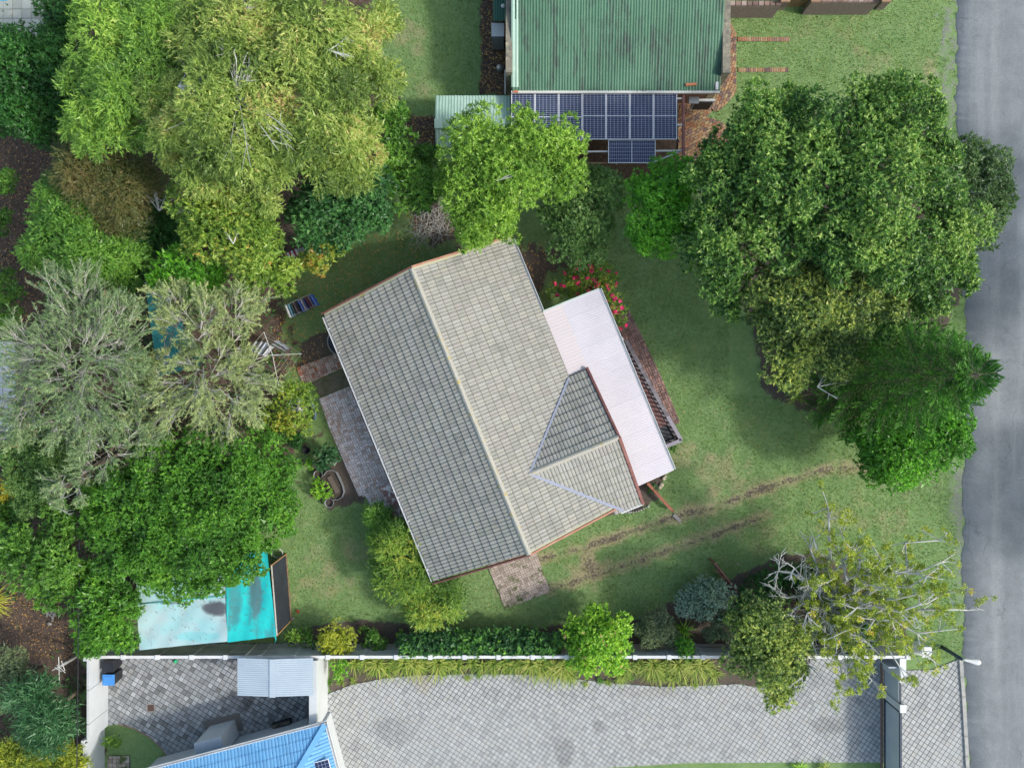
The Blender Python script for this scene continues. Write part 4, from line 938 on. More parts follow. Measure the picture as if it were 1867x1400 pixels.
c = W(1646, 1222, 1.8); MB().box((c.x, c.y, .88), (.22, 1.04, 1.74)).build('panel', WHITE_WALL, fp); MB().box((c.x, c.y, 1.79), (.29, 1.1, .07)).build('coping', WHITE, fp)
MB().box((c.x - .35, c.y + .1, .85), (.5, .06, 1.7)).build('return_panel', INF, fp)
mbx = thing('meter_box', 'white lidded meter box on the verge under the sparse tree', 'meter box', W(1688, 1188, 0))
c = W(1689, 1188, 1.0); MB().box((c.x, c.y, .5), (.38, .42, 1.0)).build('body', WHITE_WALL, mbx); MB().box((c.x, c.y, 1.02), (.46, .48, .06)).build('lid', WHITE, mbx)
tp = W(1755, 1202, 1.7)
sl = thing('street_lamp', 'street lamp with a white teardrop head reaching over the road edge', 'street lamp', (tp.x, tp.y, 0))
MB().tube([(tp.x, tp.y, 0), (tp.x, tp.y, .8), (tp.x, tp.y, 1.66)], [.10, .085, .075], 10).build('pole', NAVY, sl)
hd = MB(); pr = [(0, .03), (.12, .05), (.3, .075), (.5, .11), (.65, .13), (.76, .12), (.83, .05)]
d = Vector((.985, -.17, .03)).normalized(); s = d.cross(Vector((0, 0, 1))).normalized(); u = s.cross(d); vs = []; fs = []
for x, r in pr:
    for k in range(12):
        t_ = 2 * math.pi * k / 12; vs.append(tp + d * x + s * r * math.cos(t_) + u * r * .55 * math.sin(t_))
for i in range(len(pr) - 1):
    for k in range(12): fs.append((i * 12 + k, i * 12 + (k + 1) % 12, (i + 1) * 12 + (k + 1) % 12, (i + 1) * 12 + k))
hd.add(vs, fs + [tuple(range(12))[::-1], tuple(range((len(pr) - 1) * 12, len(pr) * 12))], True).build('lamp_head', WHITE, sl)
# ------------------------------------------------------------------ shade house, teal shade cloth, laundry, pots, small things
def cloth_mat(name, c1, c2, stain, lo, hi, stretch):
    return MAT(name, c1, .85, col2=c2, scale=.9, fine=.06, fscale=25, stain=stain, sscale=1.0, slo=lo, shi=hi, stretch=stretch)
CYAN = MAT('turquoise_shade_cloth', (.012, .44, .46), .85, col2=(.015, .54, .53), scale=.9, fine=.06, fscale=25, stain=(.05, .27, .29), sscale=1.0, slo=.5, shi=.66, stretch=(1.6, .45, 1, .1),
           spots=[(W(466, 1080, 2.3), (.36, 1.5, 1), (.085, .15, .17), .85), (W(430, 1100, 2.3), (.33, 1.2, 1), (.06, .22, .24), .7)])
FADED = MAT('sun_bleached_shade_cloth', (.40, .53, .56), .85, col2=(.30, .57, .60), scale=.7, fine=.06, fscale=25, stain=(.31, .40, .46), sscale=1.3, slo=.52, shi=.74, stretch=(1.6, .5, 1, .1),
            spots=[(W(393, 1108, 2.3), (.72, .40, 1), (.075, .08, .10), .95), (W(308, 1098, 2.3), (.5, .10, 1), (.12, .15, .17), .8), (W(360, 1160, 2.3), (1.3, .25, 1), (.20, .55, .58), .7)])
TEAL = cloth_mat('teal_shade_cloth', (.03, .235, .265), (.05, .30, .33), (.02, .12, .13), .5, .7, (1, 1, 1))
sd = thing('shade_house', 'timber shade house roofed with bleached and bright turquoise shade cloth', 'shade house', W(380, 1120, 0))
def sheet(cs, z, sag, nu, nv, name, mat, parent, zc=None):
    P = [W(x, y, (zc[i] if zc else z)) for i, (x, y) in enumerate(cs)]
    r = random.Random(len(name) + int(cs[0][0]))
    ph = [r.uniform(0, 6) for _ in range(4)]
    def fn(u, v):
        p = (P[0] * (1 - u) + P[1] * u) * (1 - v) + (P[3] * (1 - u) + P[2] * u) * v
        return p - Vector((0, 0, sag * 4 * u * (1 - u) * (1 - (2 * v - 1) ** 2 * .6))) + Vector((0, 0, .02 * math.sin(9 * u + ph[0]) * math.sin(7 * v + ph[1]) + .012 * math.sin(23 * u + 9 * v + ph[2])))
    o = MB().grid(lambda u, v: fn(u, 1 - v), nu, nv).build(name, mat, parent)
    return o, fn
sheet([(247, 1010), (411, 985), (411, 1090), (250, 1103)], 2.35, .04, 20, 12, 'roof_cloth', FADED, sd)
f1, _ = sheet([(250, 1102), (411, 1089), (416, 1169), (254, 1185)], 2.36, .10, 24, 14, 'roof_cloth', FADED, sd)
f2, _ = sheet([(410, 1010), (487, 1005), (504, 1160), (415, 1171)], 2.39, .07, 16, 20, 'roof_cloth', CYAN, sd)
MB().tube([W(x, y, 2.40) for x, y in ((250, 1101), (330, 1094), (411, 1086))], .02, 6).build('hem', CYAN, sd)
MB().tube([W(502, 1160, 2.36), W(503, 1166, 2.1), W(501, 1172, 1.7)], [.04, .02, .008], 5).build('hanging_strip', CYAN, sd)
# grimy leaf-stained patch where rain pools on the bleached cloth
SM = MAT('leaf_stain', (.12, .125, .15), .9, col2=(.22, .24, .28), scale=3, lo=.4, hi=.6, fine=.3)
def on_cloth(obj, pts, mat, name):
    pass
# black shade-cloth side with timber rails
eb = [W(493, 1030, 2.36), W(503, 1158, 2.36)]
sc_ = MB().grid(lambda u, v: Vector((eb[0].x, eb[0].y, 0)).lerp(Vector((eb[1].x, eb[1].y, 0)), u) + Vector((.02 + .02 * math.sin(20 * u + 3 * v), 0, .06 + v * 2.24)), 16, 8)
sc_.build('side_cloth', MAT('black_shade_cloth', (.018, .024, .036), .8, fine=.15, col2=(.03, .04, .055), scale=.7), sd)
for z, m in ((2.36, WHITE), (.05, WOOD)): MB().beam(Vector((eb[0].x + .05, eb[0].y, z)), Vector((eb[1].x + .05, eb[1].y, z)), .045, .05).build('rail', m if z < 1 else MAT('pale_timber', (.5, .47, .43), .8, fine=.15), sd)
for e in eb: MB().beam(Vector((e.x + .04, e.y, 0)), Vector((e.x + .04, e.y, 2.4)), .05, .05).build('post', MAT('tan_timber', (.36, .21, .10), .8, fine=.2), sd)
for x, y in ((252, 1180), (412, 1168), (250, 1100), (252, 1015)): MB().beam(W(x, y, 2.33) - Vector((0, 0, 2.33)), W(x, y, 2.33), .08, .08).build('post', WOOD, sd)
ts = thing('shade_cover', 'teal shade cloth stretched under the grey-twigged trees on the left', 'shade cloth', W(320, 620, 0))
sheet([(262, 505), (287, 513), (376, 662), (288, 688)], 1.9, .08, 14, 16, 'roof_cloth', TEAL, ts)
MB().beam(W(264, 516, 1.95), W(280, 514, 1.95), .07, .06).build('rail', PALE, ts)
for x, y in ((268, 512), (290, 684), (374, 660)): MB().tube([W(x, y, 1.9) - Vector((0, 0, 1.9)), W(x, y, 1.9)], .04, 6).build('post', WOOD, ts)
lwr = thing('shed', 'white corrugated roof corner peeping out at the left edge', 'shed', W(0, 710, 0))
p0 = W(-130, 622, 2.5)
for k in range(4): corrugated(Vector((p0.x, p0.y - k * 1.09, 2.5)), Vector((0, -1, 0)), Vector((1, 0, -.06)).normalized(), 1.1, 3.75, .13, .03, 'roof_sheet', WHITE, lwr)
MB().box((p0.x + 1.6, p0.y - 2.2, 1.2), (3.2, 4.1, 2.35)).build('wall', WHITE_WALL, lwr)
# rotary washing line
rl = thing('washing_line', 'rotary washing line with grey arms on the shaded lawn', 'washing line', W(496, 645, 0))
zc = 1.85; c = W(497, 647, zc)
MB().tube([(c.x, c.y, 0), c], .03, 8).build('pole', GREY_METAL, rl)
tips = [W(x, y, zc + .08) for x, y in ((481, 605), (550, 645), (508, 702), (428, 664))]
ALU = MAT('pale_aluminium', (.58, .60, .58), .45, fine=.08)
for t_ in tips: MB().beam(c, t_, .024, .03).build('arm', ALU, rl)
WIRE = MAT('green_wire', (.28, .33, .27), .6)
for f in (.99, .8, .62, .45):
    b = MB()
    for i in range(4): b.tube([c.lerp(tips[i], f), c.lerp(tips[(i + 1) % 4], f) - Vector((0, 0, .02))], .006, 4)
    b.tube([c.lerp(tips[3], f), c.lerp(tips[0], f)], .004, 4); b.build('line', WIRE, rl)
def garment(p, q, drop, col, label, thick=.07, group='laundry on the rotary line'):
    m = bpy.data.materials.get(col[0]) or MAT(col[0], col[1], .9, fine=.08, col2=tuple(x * .8 for x in col[1]), scale=6)
    d = (q - p); s = d.cross(Vector((0, 0, 1))).normalized(); r = random.Random(label)
    ph = r.uniform(0, 6)
    def fn(u, v):
        a = (v - .5) * 2                                          # -1..1 across the fold
        return p + d * u + s * (thick * a * (1 + .25 * math.sin(12 * u + ph))) + Vector((0, 0, -drop * abs(a) ** 1.3 + .01 * math.sin(25 * u)))
    solo(MB().grid(fn, 8, 8).build('garment', m), label, 'laundry', group)
GW = ('grey_white_cloth', (.55, .57, .62)); BW_ = ('blue_white_cloth', (.50, .54, .66))
for (a, b_, col, lab) in (((466, 622), (454, 641), ('sage_cloth', (.42, .46, .44)), 'grey-green cloth hung at the left end of the four pale pieces'), ((477, 623), (463, 642), GW, 'pale grey cloth, second from the left on the rotary line'),
                          ((484, 625), (469, 646), BW_, 'bluish white cloth, third from the left on the rotary line'), ((492, 630), (478, 648), GW, 'pale cloth hung closest to the left of the pole'),
                          ((500, 622), (523, 637), BW_, 'long pale cloth on the outer right wire'), ((495, 627), (519, 640), GW, 'long pale cloth on the inner right wire')):
    garment(W(a[0], a[1], zc), W(b_[0], b_[1], zc), .5, col, lab, .06)
# drying rack
dk_ = thing('drying_rack', 'pale folding drying rack on the shaded lawn, hung full of clothes', 'drying rack', W(547, 560, 0)); zr = 1.0
ra, rb_, rc, rd = W(519, 557, zr), W(565, 536, zr), W(577, 556, zr), W(528, 579, zr)
for p, q in ((ra, rb_), (rb_, rc), (rc, rd), (rd, ra)): MB().tube([p, q], .009, 6).build('rail', ALU, dk_)
for p, q in ((ra, rc), (rb_, rd), (rd, rb_), (rc, ra)): MB().tube([p, Vector((q.x, q.y, 0)).lerp(Vector((p.x, p.y, 0)), .35)], .014, 6).build('leg', ALU, dk_)
cl = [('pale_cloth', (0.750, 0.750, 0.750), 'pale cloth at the left end of the drying rack'), ('teal_cloth', (0.210, 0.495, 0.628), 'teal cloth near the left end of the drying rack'), ('dark_green_cloth', (0.096, 0.153, 0.153), 'dark green cloth on the drying rack'),
      ('brown_cloth', (0.324, 0.248, 0.248), 'brown cloth on the drying rack next to the white socks'), ('black_cloth', (0.068, 0.068, 0.096), 'black cloth left of the middle of the drying rack'), ('blue_cloth', (0.172, 0.286, 0.750), 'mid blue cloth in the middle of the drying rack'),
      ('lilac_cloth', (0.742, 0.704, 0.750), 'lilac cloth in the middle of the drying rack'), ('navy_cloth', (0.077, 0.115, 0.305), 'navy cloth left of the wine red one'), ('wine_cloth', (0.324, 0.096, 0.134), 'wine red cloth on the drying rack'), ('grey_cloth', (0.343, 0.305, 0.343), 'dark grey cloth right of the wine red one'),
      ('royal_cloth', (0.058, 0.172, 0.704), 'royal blue towel at the right end of the drying rack')]
for i, (nm, c_, lab) in enumerate(cl):
    f = .03 + .94 * i / (len(cl) - 1); p, q = ra.lerp(rb_, f), rd.lerp(rc, f)
    garment(p.lerp(q, .05) + Vector((0, 0, .03)), p.lerp(q, 1.03) + Vector((0, 0, .03)), .42, (nm, c_), lab, .062 if i < 10 else .10, 'clothes on the drying rack')
for k, (x, y) in enumerate(((538, 573), (545, 570))):
    b = MB(); b.lathe(W(x, y, zr - .18), [(.01, -.12), (.05, -.08), (.065, 0), (.05, .05), (.01, .07)], 8)
    solo(b.build('sock', bpy.data.materials['grey_white_cloth']), ['white sock at the front edge of the rack, left one', 'white sock at the front edge of the rack, right one'][k], 'sock', 'socks on the drying rack')
ch = thing('garden_chair', 'folded red and white striped garden chair half under the yellow-green tree', 'chair', W(537, 462, 0))
RED = MAT('red_stripe', (.30, .05, .09), .8); 
for k in range(6):
    a = W(523 + k * 3.6, 468 - k * 1.7, .5); MB().box(a, (.085, .30, .04), .43).build('slat', RED if k % 2 == 0 else WHITE, ch)
MB().box(W(549, 456, .45), (.30, .2, .04), .2).build('seat', GREY_METAL, ch)
for x, y in ((524, 465), (524, 474), (546, 452), (549, 460)): MB().tube([W(x, y, 0), W(x, y, .5)], .015, 5).build('leg', ALU, ch)
# round tub under the eave
tb = thing('water_tub', 'round dark topped tub with pale rim, half under the left eave', 'tub', W(622, 622, 0))
c = W(623, 622, .55); RIM = MAT('pale_rim', (.34, .33, .29), .7, fine=.15)
MB().lathe((c.x, c.y, 0), [(.66, 0), (.70, .3), (.70, .55), (.655, .56), (.65, .5)], 32).build('wall', RIM, tb)
MB().lathe((c.x, c.y, .5), [(.66, 0), (.3, .02), (.01, .03)], 32).build('cover', MAT('navy_cover', (.030, .038, .062), .6, fine=.1), tb)
# slatted table flecked with white under the eave
tbl = thing('garden_table', 'dull red slatted table splashed with white, under the left eave', 'table', HP(3, -6.9, 0))
SLAT = MAT('splashed_red_slat', (.30, .17, .17), .7, col2=(.38, .23, .22), scale=4, fine=.15, stain=(.85, .83, .80), sscale=3.1, slo=.525, shi=.56, rand=.1)
for k in range(15):
    u = 2.15 + k * .122; w = 1.04 if u < 3.7 else 1.04 * math.sqrt(max(0.1, 1 - ((u - 3.65) / .35) ** 2))
    MB().box(HP(u, -7.02, .72), (.108, w, .03), HROT).build('slat', SLAT, tbl)
for s in (-.4, .4): MB().beam(HP(2.1, -7.02 + s, .68), HP(3.8, -7.02 + s, .68), .06, .05).build('bearer', WOOD, tbl)
for u in (2.3, 3.6):
    for s in (-.4, .4): MB().beam(HP(u, -7.02 + s, 0), HP(u, -7.02 + s, .68), .06, .06).build('leg', WOOD, tbl)
# pots, raised bed, blue hose
SOIL = MAT('dark_potting_soil', (.05, .042, .034), .95, col2=(.09, .07, .055), scale=9, fine=.3)
ZINC = MAT('grey_pot_rim', (.27, .285, .30), .6, fine=.12)
for (x, y, lab) in ((583, 864, 'grey round pot at the upper left of the raised bed'), (603, 915, 'grey round pot below the raised bed')):
    t_ = thing('plant_pot', lab, 'pot', W(x, y, 0), 'round grey pots by the raised bed'); c = W(x, y, 0)
    MB().lathe((c.x, c.y, 0), [(.17, 0), (.21, .36), (.215, .38), (.20, .38), (.195, .2)], 20).build('pot', ZINC, t_)
    MB().lathe((c.x, c.y, .22), [(.196, 0), (.01, .02)], 16).build('soil', SOIL, t_)
rbd = thing('raised_bed', 'kidney shaped raised bed with grey metal rim on the left lawn', 'raised bed', W(608, 882, 0))
ol = [(591, 866), (597, 858), (606, 856), (614, 860), (620, 872), (626, 886), (628, 896), (625, 905), (617, 910), (609, 910)]
b = MB()
for (p, q) in zip(ol[:-1], ol[1:]): b.beam(W(p[0], p[1], .17), W(q[0], q[1], .17), .022, .36)
b.build('rim', ZINC, rbd)
MB().prism(PXP(ol + [(594, 905), (580, 890)]), 0, .22).build('soil', SOIL, rbd)
MB().beam(W(600, 868, .26), W(616, 898, .26), .22, .08).build('plank', MAT('grey_plank', (.13, .105, .085), .9, fine=.3), rbd)
hs = MB().tube([W(x, y, z) for x, y, z in ((557, 716, .1), (562, 719, .2), (567, 728, .3), (571, 740, .3), (575, 751, .25), (575, 759, .2), (572, 766, .1))], .06, 8).build('pond_rim', MAT('slate_blue_pipe', (.10, .16, .19), .5, fine=.1))
solo(hs, 'curved slate-blue pipe edging beside the fruit shrub and patio', 'pipe')
bk = thing('bucket', 'black ring shaped bucket on the grass left of the raised bed', 'bucket', W(561, 820, 0)); c = W(561, 820, 0)
MB().lathe((c.x, c.y, 0), [(.14, 0), (.18, .3), (.15, .3), (.13, .1)], 14).build('body', DARK, bk)
# timber beams and fence near the drive
solo(MB().beam(W(1180, 880, .55), W(1224, 929, .35), .13, .16).beam(W(1222, 927, .2), W(1222, 927, .21), .12, .4).build('beam', MAT('orange_red_beam', (.34, .12, .075), .7, fine=.2, col2=(.24, .08, .05), scale=3)), 'red-brown timber beam leaning out from the veranda corner onto the lawn', 'beam')
solo(MB().beam(W(1228, 938, .03), W(1241, 950, .03), .16, .05).build('plank', MAT('silver_plank', (.30, .28, .27), .9, fine=.25)), 'short grey plank lying on the upper wheel track', 'plank')
fn_ = thing('field_gate', 'old red-brown timber gate standing open at the edge of the flower bed', 'gate', W(1325, 1055, 0))
for (a, b_, z, w) in (((1303, 1026), (1358, 1095), .95, .08), ((1306, 1038), (1352, 1098), .45, .06), ((1299, 1022), (1355, 1092), .2, .06)): MB().beam(W(a[0], a[1], z), W(b_[0], b_[1], z), w, .1).build('rail', MAROON, fn_)
for f in (0, .2, .4, .6, .8, 1):
    p = W(1303, 1026, .95).lerp(W(1358, 1095, .95), f); MB().beam(Vector((p.x, p.y, 0)), Vector((p.x, p.y, .93)), .07, .07).build('post' if f in (0, 1) else 'slat', MAROON, fn_)
solo(MB().beam(W(1305, 1039, .25), W(1322, 1056, .3), .05, .05).build('pole', MAT('yellow_tan_pole', (.45, .30, .16), .8, fine=.2)), 'thin tan pole lying against the red-brown gate', 'pole')
# aerial on a grey timber post, cable, stones, logs
ap = thing('aerial_mast', 'grey timber mast with a wire television aerial above the leafy path', 'aerial', W(145, 1190, 0))
c = W(103, 1219, 2.6); MB().tube([(c.x, c.y, 0), c], [.08, .06], 8).build('mast', MAT('silvered_post', (.25, .25, .24), .9, fine=.2), ap)
for (a, b_) in (((107, 1197), (108, 1240)), ((95, 1222), (122, 1206)), ((104, 1212), (119, 1226)), ((112, 1204), (118, 1222)), ((100, 1216), (112, 1224))):
    MB().tube([W(a[0], a[1], 2.7), W(b_[0], b_[1], 2.75)], .018, 5).build('element', ALU, ap)
solo(MB().tube([W(146, 830, 4.2), W(145, 960, 3.7), W(144, 1080, 3.5), W(142, 1240, 3.6), W(140, 1420, 3.9)], .02, 5).build('cable', DARK), 'dark overhead cable running down past the yard wall', 'cable')
STN = MAT('pale_garden_stone', None, .9, cols=[(.30, .29, .27), (.42, .41, .39), (.36, .33, .29), (.25, .23, .21)], fine=.2, rand=.1)
def stone(x, y, r, lab, group, z=.05, m=STN):
    rr = random.Random(int(x * 31 + y * 17)); b = MB(); prof = [(r * .05, -r * .4), (r * .9, -r * .15), (r, .1 * r), (r * .7, r * .45), (r * .05, r * .55)]
    b.lathe((0, 0, 0), prof, 7); b.v = [(v[0] * rr.uniform(.8, 1.2), v[1] * rr.uniform(.8, 1.2), v[2]) for v in b.v]
    o = b.build('stone', m); o.location = W(x, y, z); o.rotation_euler = (0, 0, rr.uniform(0, 6)); solo(o, lab, 'stone', group)
for k in range(34):
    a = rng.uniform(0, 6.28); x, y = 92 + 12 * math.cos(a) * rng.uniform(.2, 1), 1114 + 28 * math.sin(a) * rng.uniform(.2, 1)
    stone(x, y, rng.uniform(.05, .10), 'pale rounded stone in the heap on the leaf-littered ground', 'stones in the pale heap', rng.uniform(.04, .2))
for k in range(13):
    f = k / 12; x, y = 1128 + 54 * f, 931 - 11 * math.sin(f * 3.1) * -.3 - 9 * f ** 2
    stone(x, y + 1, rng.uniform(.04, .07), 'small pale stone in the edging row below the tiled gable corner', 'stones edging the gable bed')
for x, y, r in ((1213, 868, .07), (1210, 872, .1), (1206, 884, .13), (1203, 888, .1), (1214, 862, .07)):
    stone(x, y, r, 'pale yellowish stone edging the little bed at the veranda corner', 'stones edging the veranda corner bed', .06, MAT('cream_stone', (.52, .46, .34), .9, fine=.2) if x == 1213 else bpy.data.materials['cream_stone'])
for (x, y, r, lab) in ((807, 1222, .10, 'white stone on the driveway edge below the grass tufts'), (1345, 1028, .05, 'white pebble at the edge of the bed by the red-brown gate'), (534, 1127, .08, 'pale stone beside the black cloth wall of the shade house')):
    stone(x, y, r, lab, None, .06)
fl = MB()
for k in range(5): fl.box(W(543, 1114, .08) + Vector((.04 * math.cos(k * 1.26), .04 * math.sin(k * 1.26), .0)), (.06, .05, .01), k * 1.26)
solo(fl.build('flower', MAT('red_petal', (.6, .05, .03), .6)), 'single red flower on the lawn beside the shade house', 'flower')
lg = MB().tube([W(5, 466, .12), W(28, 452, .16), W(47, 439, .12)], [.05, .06, .04], 7).build('log', MAT('dark_log', (.08, .065, .055), .95, fine=.3)); solo(lg, 'thin dark log lying across the brown path at the left', 'log')

def debris(name, quad, z, n, seed, pal='dead', L=.07):
    rs = np.random.default_rng(seed); a = np.array([W(x, y, z) for x, y in quad]); u, v = rs.random((n, 1)), rs.random((n, 1)) ** 1.6
    C = (a[0] * (1 - u) + a[1] * u) * (1 - v) + (a[3] * (1 - u) + a[2] * u) * v; C[:, 2] += .04
    ang = rs.uniform(0, 6.28, n); D = np.stack([np.cos(ang), np.sin(ang), np.zeros(n)], 1); S = np.stack([-np.sin(ang), np.cos(ang), np.zeros(n)], 1); l = rs.uniform(.4, 1.3, (n, 1)) * L
    vv = np.stack([C - S * l * .25, C + S * l * .25, C + D * l], 1).reshape(-1, 3)
    place(name, npmesh(name, vv, np.arange(n * 3).reshape(-1, 3), DEADLEAF, None), kind='stuff')
DEADLEAF = MAT('dry_leaf', None, .9, cols=[(.16, .10, .05), (.30, .20, .09), (.24, .15, .06), (.10, .07, .05)], fine=.2)
debris('fallen_leaves', [(250, 1078), (500, 1040), (500, 1150), (254, 1180)], 2.37, 240, 5)

hp = MB(); hc = W(506, 1008, .25); hp.tube([hc + Vector((.24 * math.cos(a * .3307), .24 * math.sin(a * .3307), .06 * math.sin(a * .33))) for a in range(20)], .016, 6)
solo(hp.build('hoop', bpy.data.materials['white_paint']), 'white hoop lying in the dark corner by the top of the black cloth wall', 'hoop')
# ------------------------------------------------------------------ vegetation
PAL = {
    'wattle': LEAF('wattle_leaf', [(74, 98, 46), (112, 138, 62), (148, 170, 82), (178, 182, 104), (174, 140, 100)], [0, .32, .6, .86, 1.0]),
    'wattle_green': LEAF('fresh_wattle_leaf', [(70, 104, 44), (108, 148, 60), (142, 180, 72), (172, 192, 92)], [0, .35, .7, 1]),
    'autumn': LEAF('yellowing_leaf', [(68, 100, 38), (108, 142, 54), (146, 170, 70), (172, 170, 80), (186, 120, 64)], [0, .35, .68, .88, 1]),
    'blue': LEAF('dark_blue_green_leaf', [(36, 72, 38), (54, 100, 52), (80, 130, 68), (112, 156, 88)], rough=.4),
    'mid': LEAF('mid_green_leaf', [(48, 84, 32), (76, 120, 44), (106, 152, 58), (136, 176, 72)]),
    'dull': LEAF('dull_green_leaf', [(52, 84, 40), (78, 114, 56), (106, 140, 74), (140, 166, 96)]),
    'light': LEAF('light_green_leaf', [(72, 108, 40), (106, 146, 52), (140, 178, 68), (172, 198, 92)]),
    'bright': LEAF('bright_green_leaf', [(58, 108, 32), (86, 148, 40), (116, 180, 52), (150, 202, 68)]),
    'pitto': LEAF('glossy_tipped_leaf', [(44, 78, 36), (66, 106, 48), (92, 136, 58), (132, 168, 76), (164, 186, 102)], [0, .3, .55, .82, 1], rough=.42),
    'pitto_shade': LEAF('grey_green_leaf', [(52, 78, 46), (74, 104, 60), (98, 128, 76), (126, 150, 96)]),
    'olive': LEAF('olive_leaf', [(60, 84, 46), (86, 112, 60), (114, 140, 70), (156, 176, 82), (182, 188, 92)], [0, .35, .62, .85, 1]),
    'norfolk': LEAF('norfolk_needle', [(36, 74, 26), (54, 104, 32), (82, 140, 44), (130, 188, 72)], [0, .4, .75, 1]),
    'sparse': LEAF('mustard_leaf', [(98, 122, 46), (134, 152, 52), (166, 174, 62), (192, 164, 76)], [0, .4, .88, 1], k=1.5),
    'dark': LEAF('deep_green_leaf', [(28, 62, 26), (42, 88, 36), (60, 112, 48), (88, 138, 62)]),
    'brown': LEAF('russet_feather_leaf', [(62, 78, 40), (88, 98, 50), (112, 106, 60), (134, 116, 78)]),
    'bottle': LEAF('bottlebrush_leaf', [(78, 104, 68), (108, 136, 90), (140, 162, 114), (170, 184, 134), (178, 138, 110)], [0, .4, .7, .95, 1]),
    'bottle2': LEAF('pale_bottlebrush_leaf', [(92, 116, 72), (128, 148, 94), (164, 176, 118), (194, 198, 142)]),
    'hedge': LEAF('hedge_leaf', [(50, 92, 32), (76, 128, 40), (104, 156, 50), (136, 180, 66)], rough=.42),
    'creeper': LEAF('creeper_leaf', [(40, 76, 48), (62, 108, 60), (106, 158, 66), (140, 190, 80)], [0, .45, .8, 1]),
    'shrub': LEAF('tawny_shrub_leaf', [(70, 104, 40), (104, 140, 50), (140, 164, 62), (186, 172, 70)]),
    'gold': LEAF('golden_leaf', [(92, 112, 36), (136, 150, 44), (172, 178, 58), (196, 192, 74)]),
    'lime': LEAF('lime_leaf', [(66, 116, 34), (104, 158, 44), (142, 190, 56), (176, 208, 80)]),
    'silver': LEAF('silver_green_leaf', [(84, 108, 88), (112, 138, 114), (140, 162, 138), (164, 180, 158)], trans=.1),
    'heath': LEAF('grey_heath_leaf', [(70, 90, 62), (90, 108, 74), (110, 126, 86), (128, 142, 100)], trans=.1),
    'frond': LEAF('silver_frond', [(36, 72, 42), (56, 100, 58), (86, 132, 84), (168, 194, 158)], [0, .4, .8, 1]),
    'yellow': LEAF('yellow_leaf', [(150, 146, 30), (190, 178, 34), (216, 196, 44), (160, 160, 50)]),
    'strap': LEAF('strap_leaf', [(80, 114, 40), (114, 142, 54), (152, 166, 76), (184, 182, 104)]),
    'dead': LEAF('fallen_leaf', [(120, 84, 50), (160, 120, 70), (180, 140, 60), (190, 160, 110)], trans=.05),
    'pink': LEAF('pink_bract', [(206, 30, 96), (226, 44, 116), (234, 74, 136), (214, 60, 90)], trans=.3),
    'rose': LEAF('rose_petal', [(222, 150, 146), (230, 170, 160), (236, 186, 176)], trans=.3),
    'grass': LEAF('grass_blade', [(66, 92, 34), (98, 124, 50), (132, 146, 70), (168, 162, 100)], trans=.2),
}
BARK = MAT('brown_bark', (.13, .10, .075), .95, col2=(.19, .16, .12), scale=8, fine=.3, bump=.3)
BARK_GREY = MAT('pale_grey_bark', (.54, .55, .53), .9, col2=(.43, .44, .42), scale=7, fine=.2, bump=.2)
TWIG = MAT('silver_twig', (.50, .49, .46), .9, col2=(.40, .39, .36), scale=9, fine=.2)
def unit(a): return a / (np.linalg.norm(a, axis=-1, keepdims=True) + 1e-9)
def rsph(r, n): return unit(r.normal(size=(n, 3)))
def leafquads(C, D, N, L, Wd, droop=0.12):
    """C base, D long axis, N facing -> one pointed leaf blade each"""
    S = unit(np.cross(D, N)); N2 = np.cross(S, D); L = L[:, None]; Wd = Wd[:, None]
    v = np.stack([C - S * Wd * .5, C + S * Wd * .5, C + D * L - N2 * L * droop], 1)
    return v.reshape(-1, 3), np.arange(len(C) * 3).reshape(-1, 3)
TRI = [0]
LS = 0.64
def lobes_world(lobes, r):
    out = []
    for l in lobes:
        x, y, rp, z = l[:4]; fl = l[4] if len(l) > 4 else .7
        out.append((np.array(W(x, y, z)), rp * (H - z) / F, fl))
    return out
def make_points(lw, r, total, subk=1.0, sub_r=(.26, .44), shell=.74, cl_leaf=10, zmin=-.25, plate=.85):
    """hierarchy lobe > bough > leaf cluster; returns cluster centres, outward normals, bough tint"""
    wsum = sum(R * R for _, R, _ in lw); P = []; O = []; T = []; K = []
    for c, R, fl in lw:
        ns = max(4, int(subk * (7 + 5.0 * R * R)))
        d = rsph(r, ns * 3); d = d[d[:, 2] > zmin][:ns]
        sc = c + d * R * shell * r.uniform(.62, 1.22, (len(d), 1)) * np.array([1, 1, fl])
        sr = R * r.uniform(*sub_r, len(d)); sr = np.maximum(sr, min(.22, R * .6))
        if R > 1.6: sr = np.minimum(sr, R * .3 + .25)
        w = sr ** 2; n = np.maximum(2, (w / w.sum() * total * (R * R / wsum) / cl_leaf)).astype(int)
        for k in range(len(d)):
            dd = rsph(r, n[k] * 2); dd = dd[dd[:, 2] + .5 * (dd @ d[k]) > -.35][:n[k]]
            P.append(sc[k] + dd * sr[k] * r.uniform(.7, 1.12, (len(dd), 1)) * np.array([1, 1, plate]))
            O.append(unit(dd + .5 * d[k])); T.append(np.full(len(dd), r.uniform(-1, 1))); K.append((sc[k], sr[k], d[k]))
    return np.concatenate(P), np.concatenate(O), np.concatenate(T), K
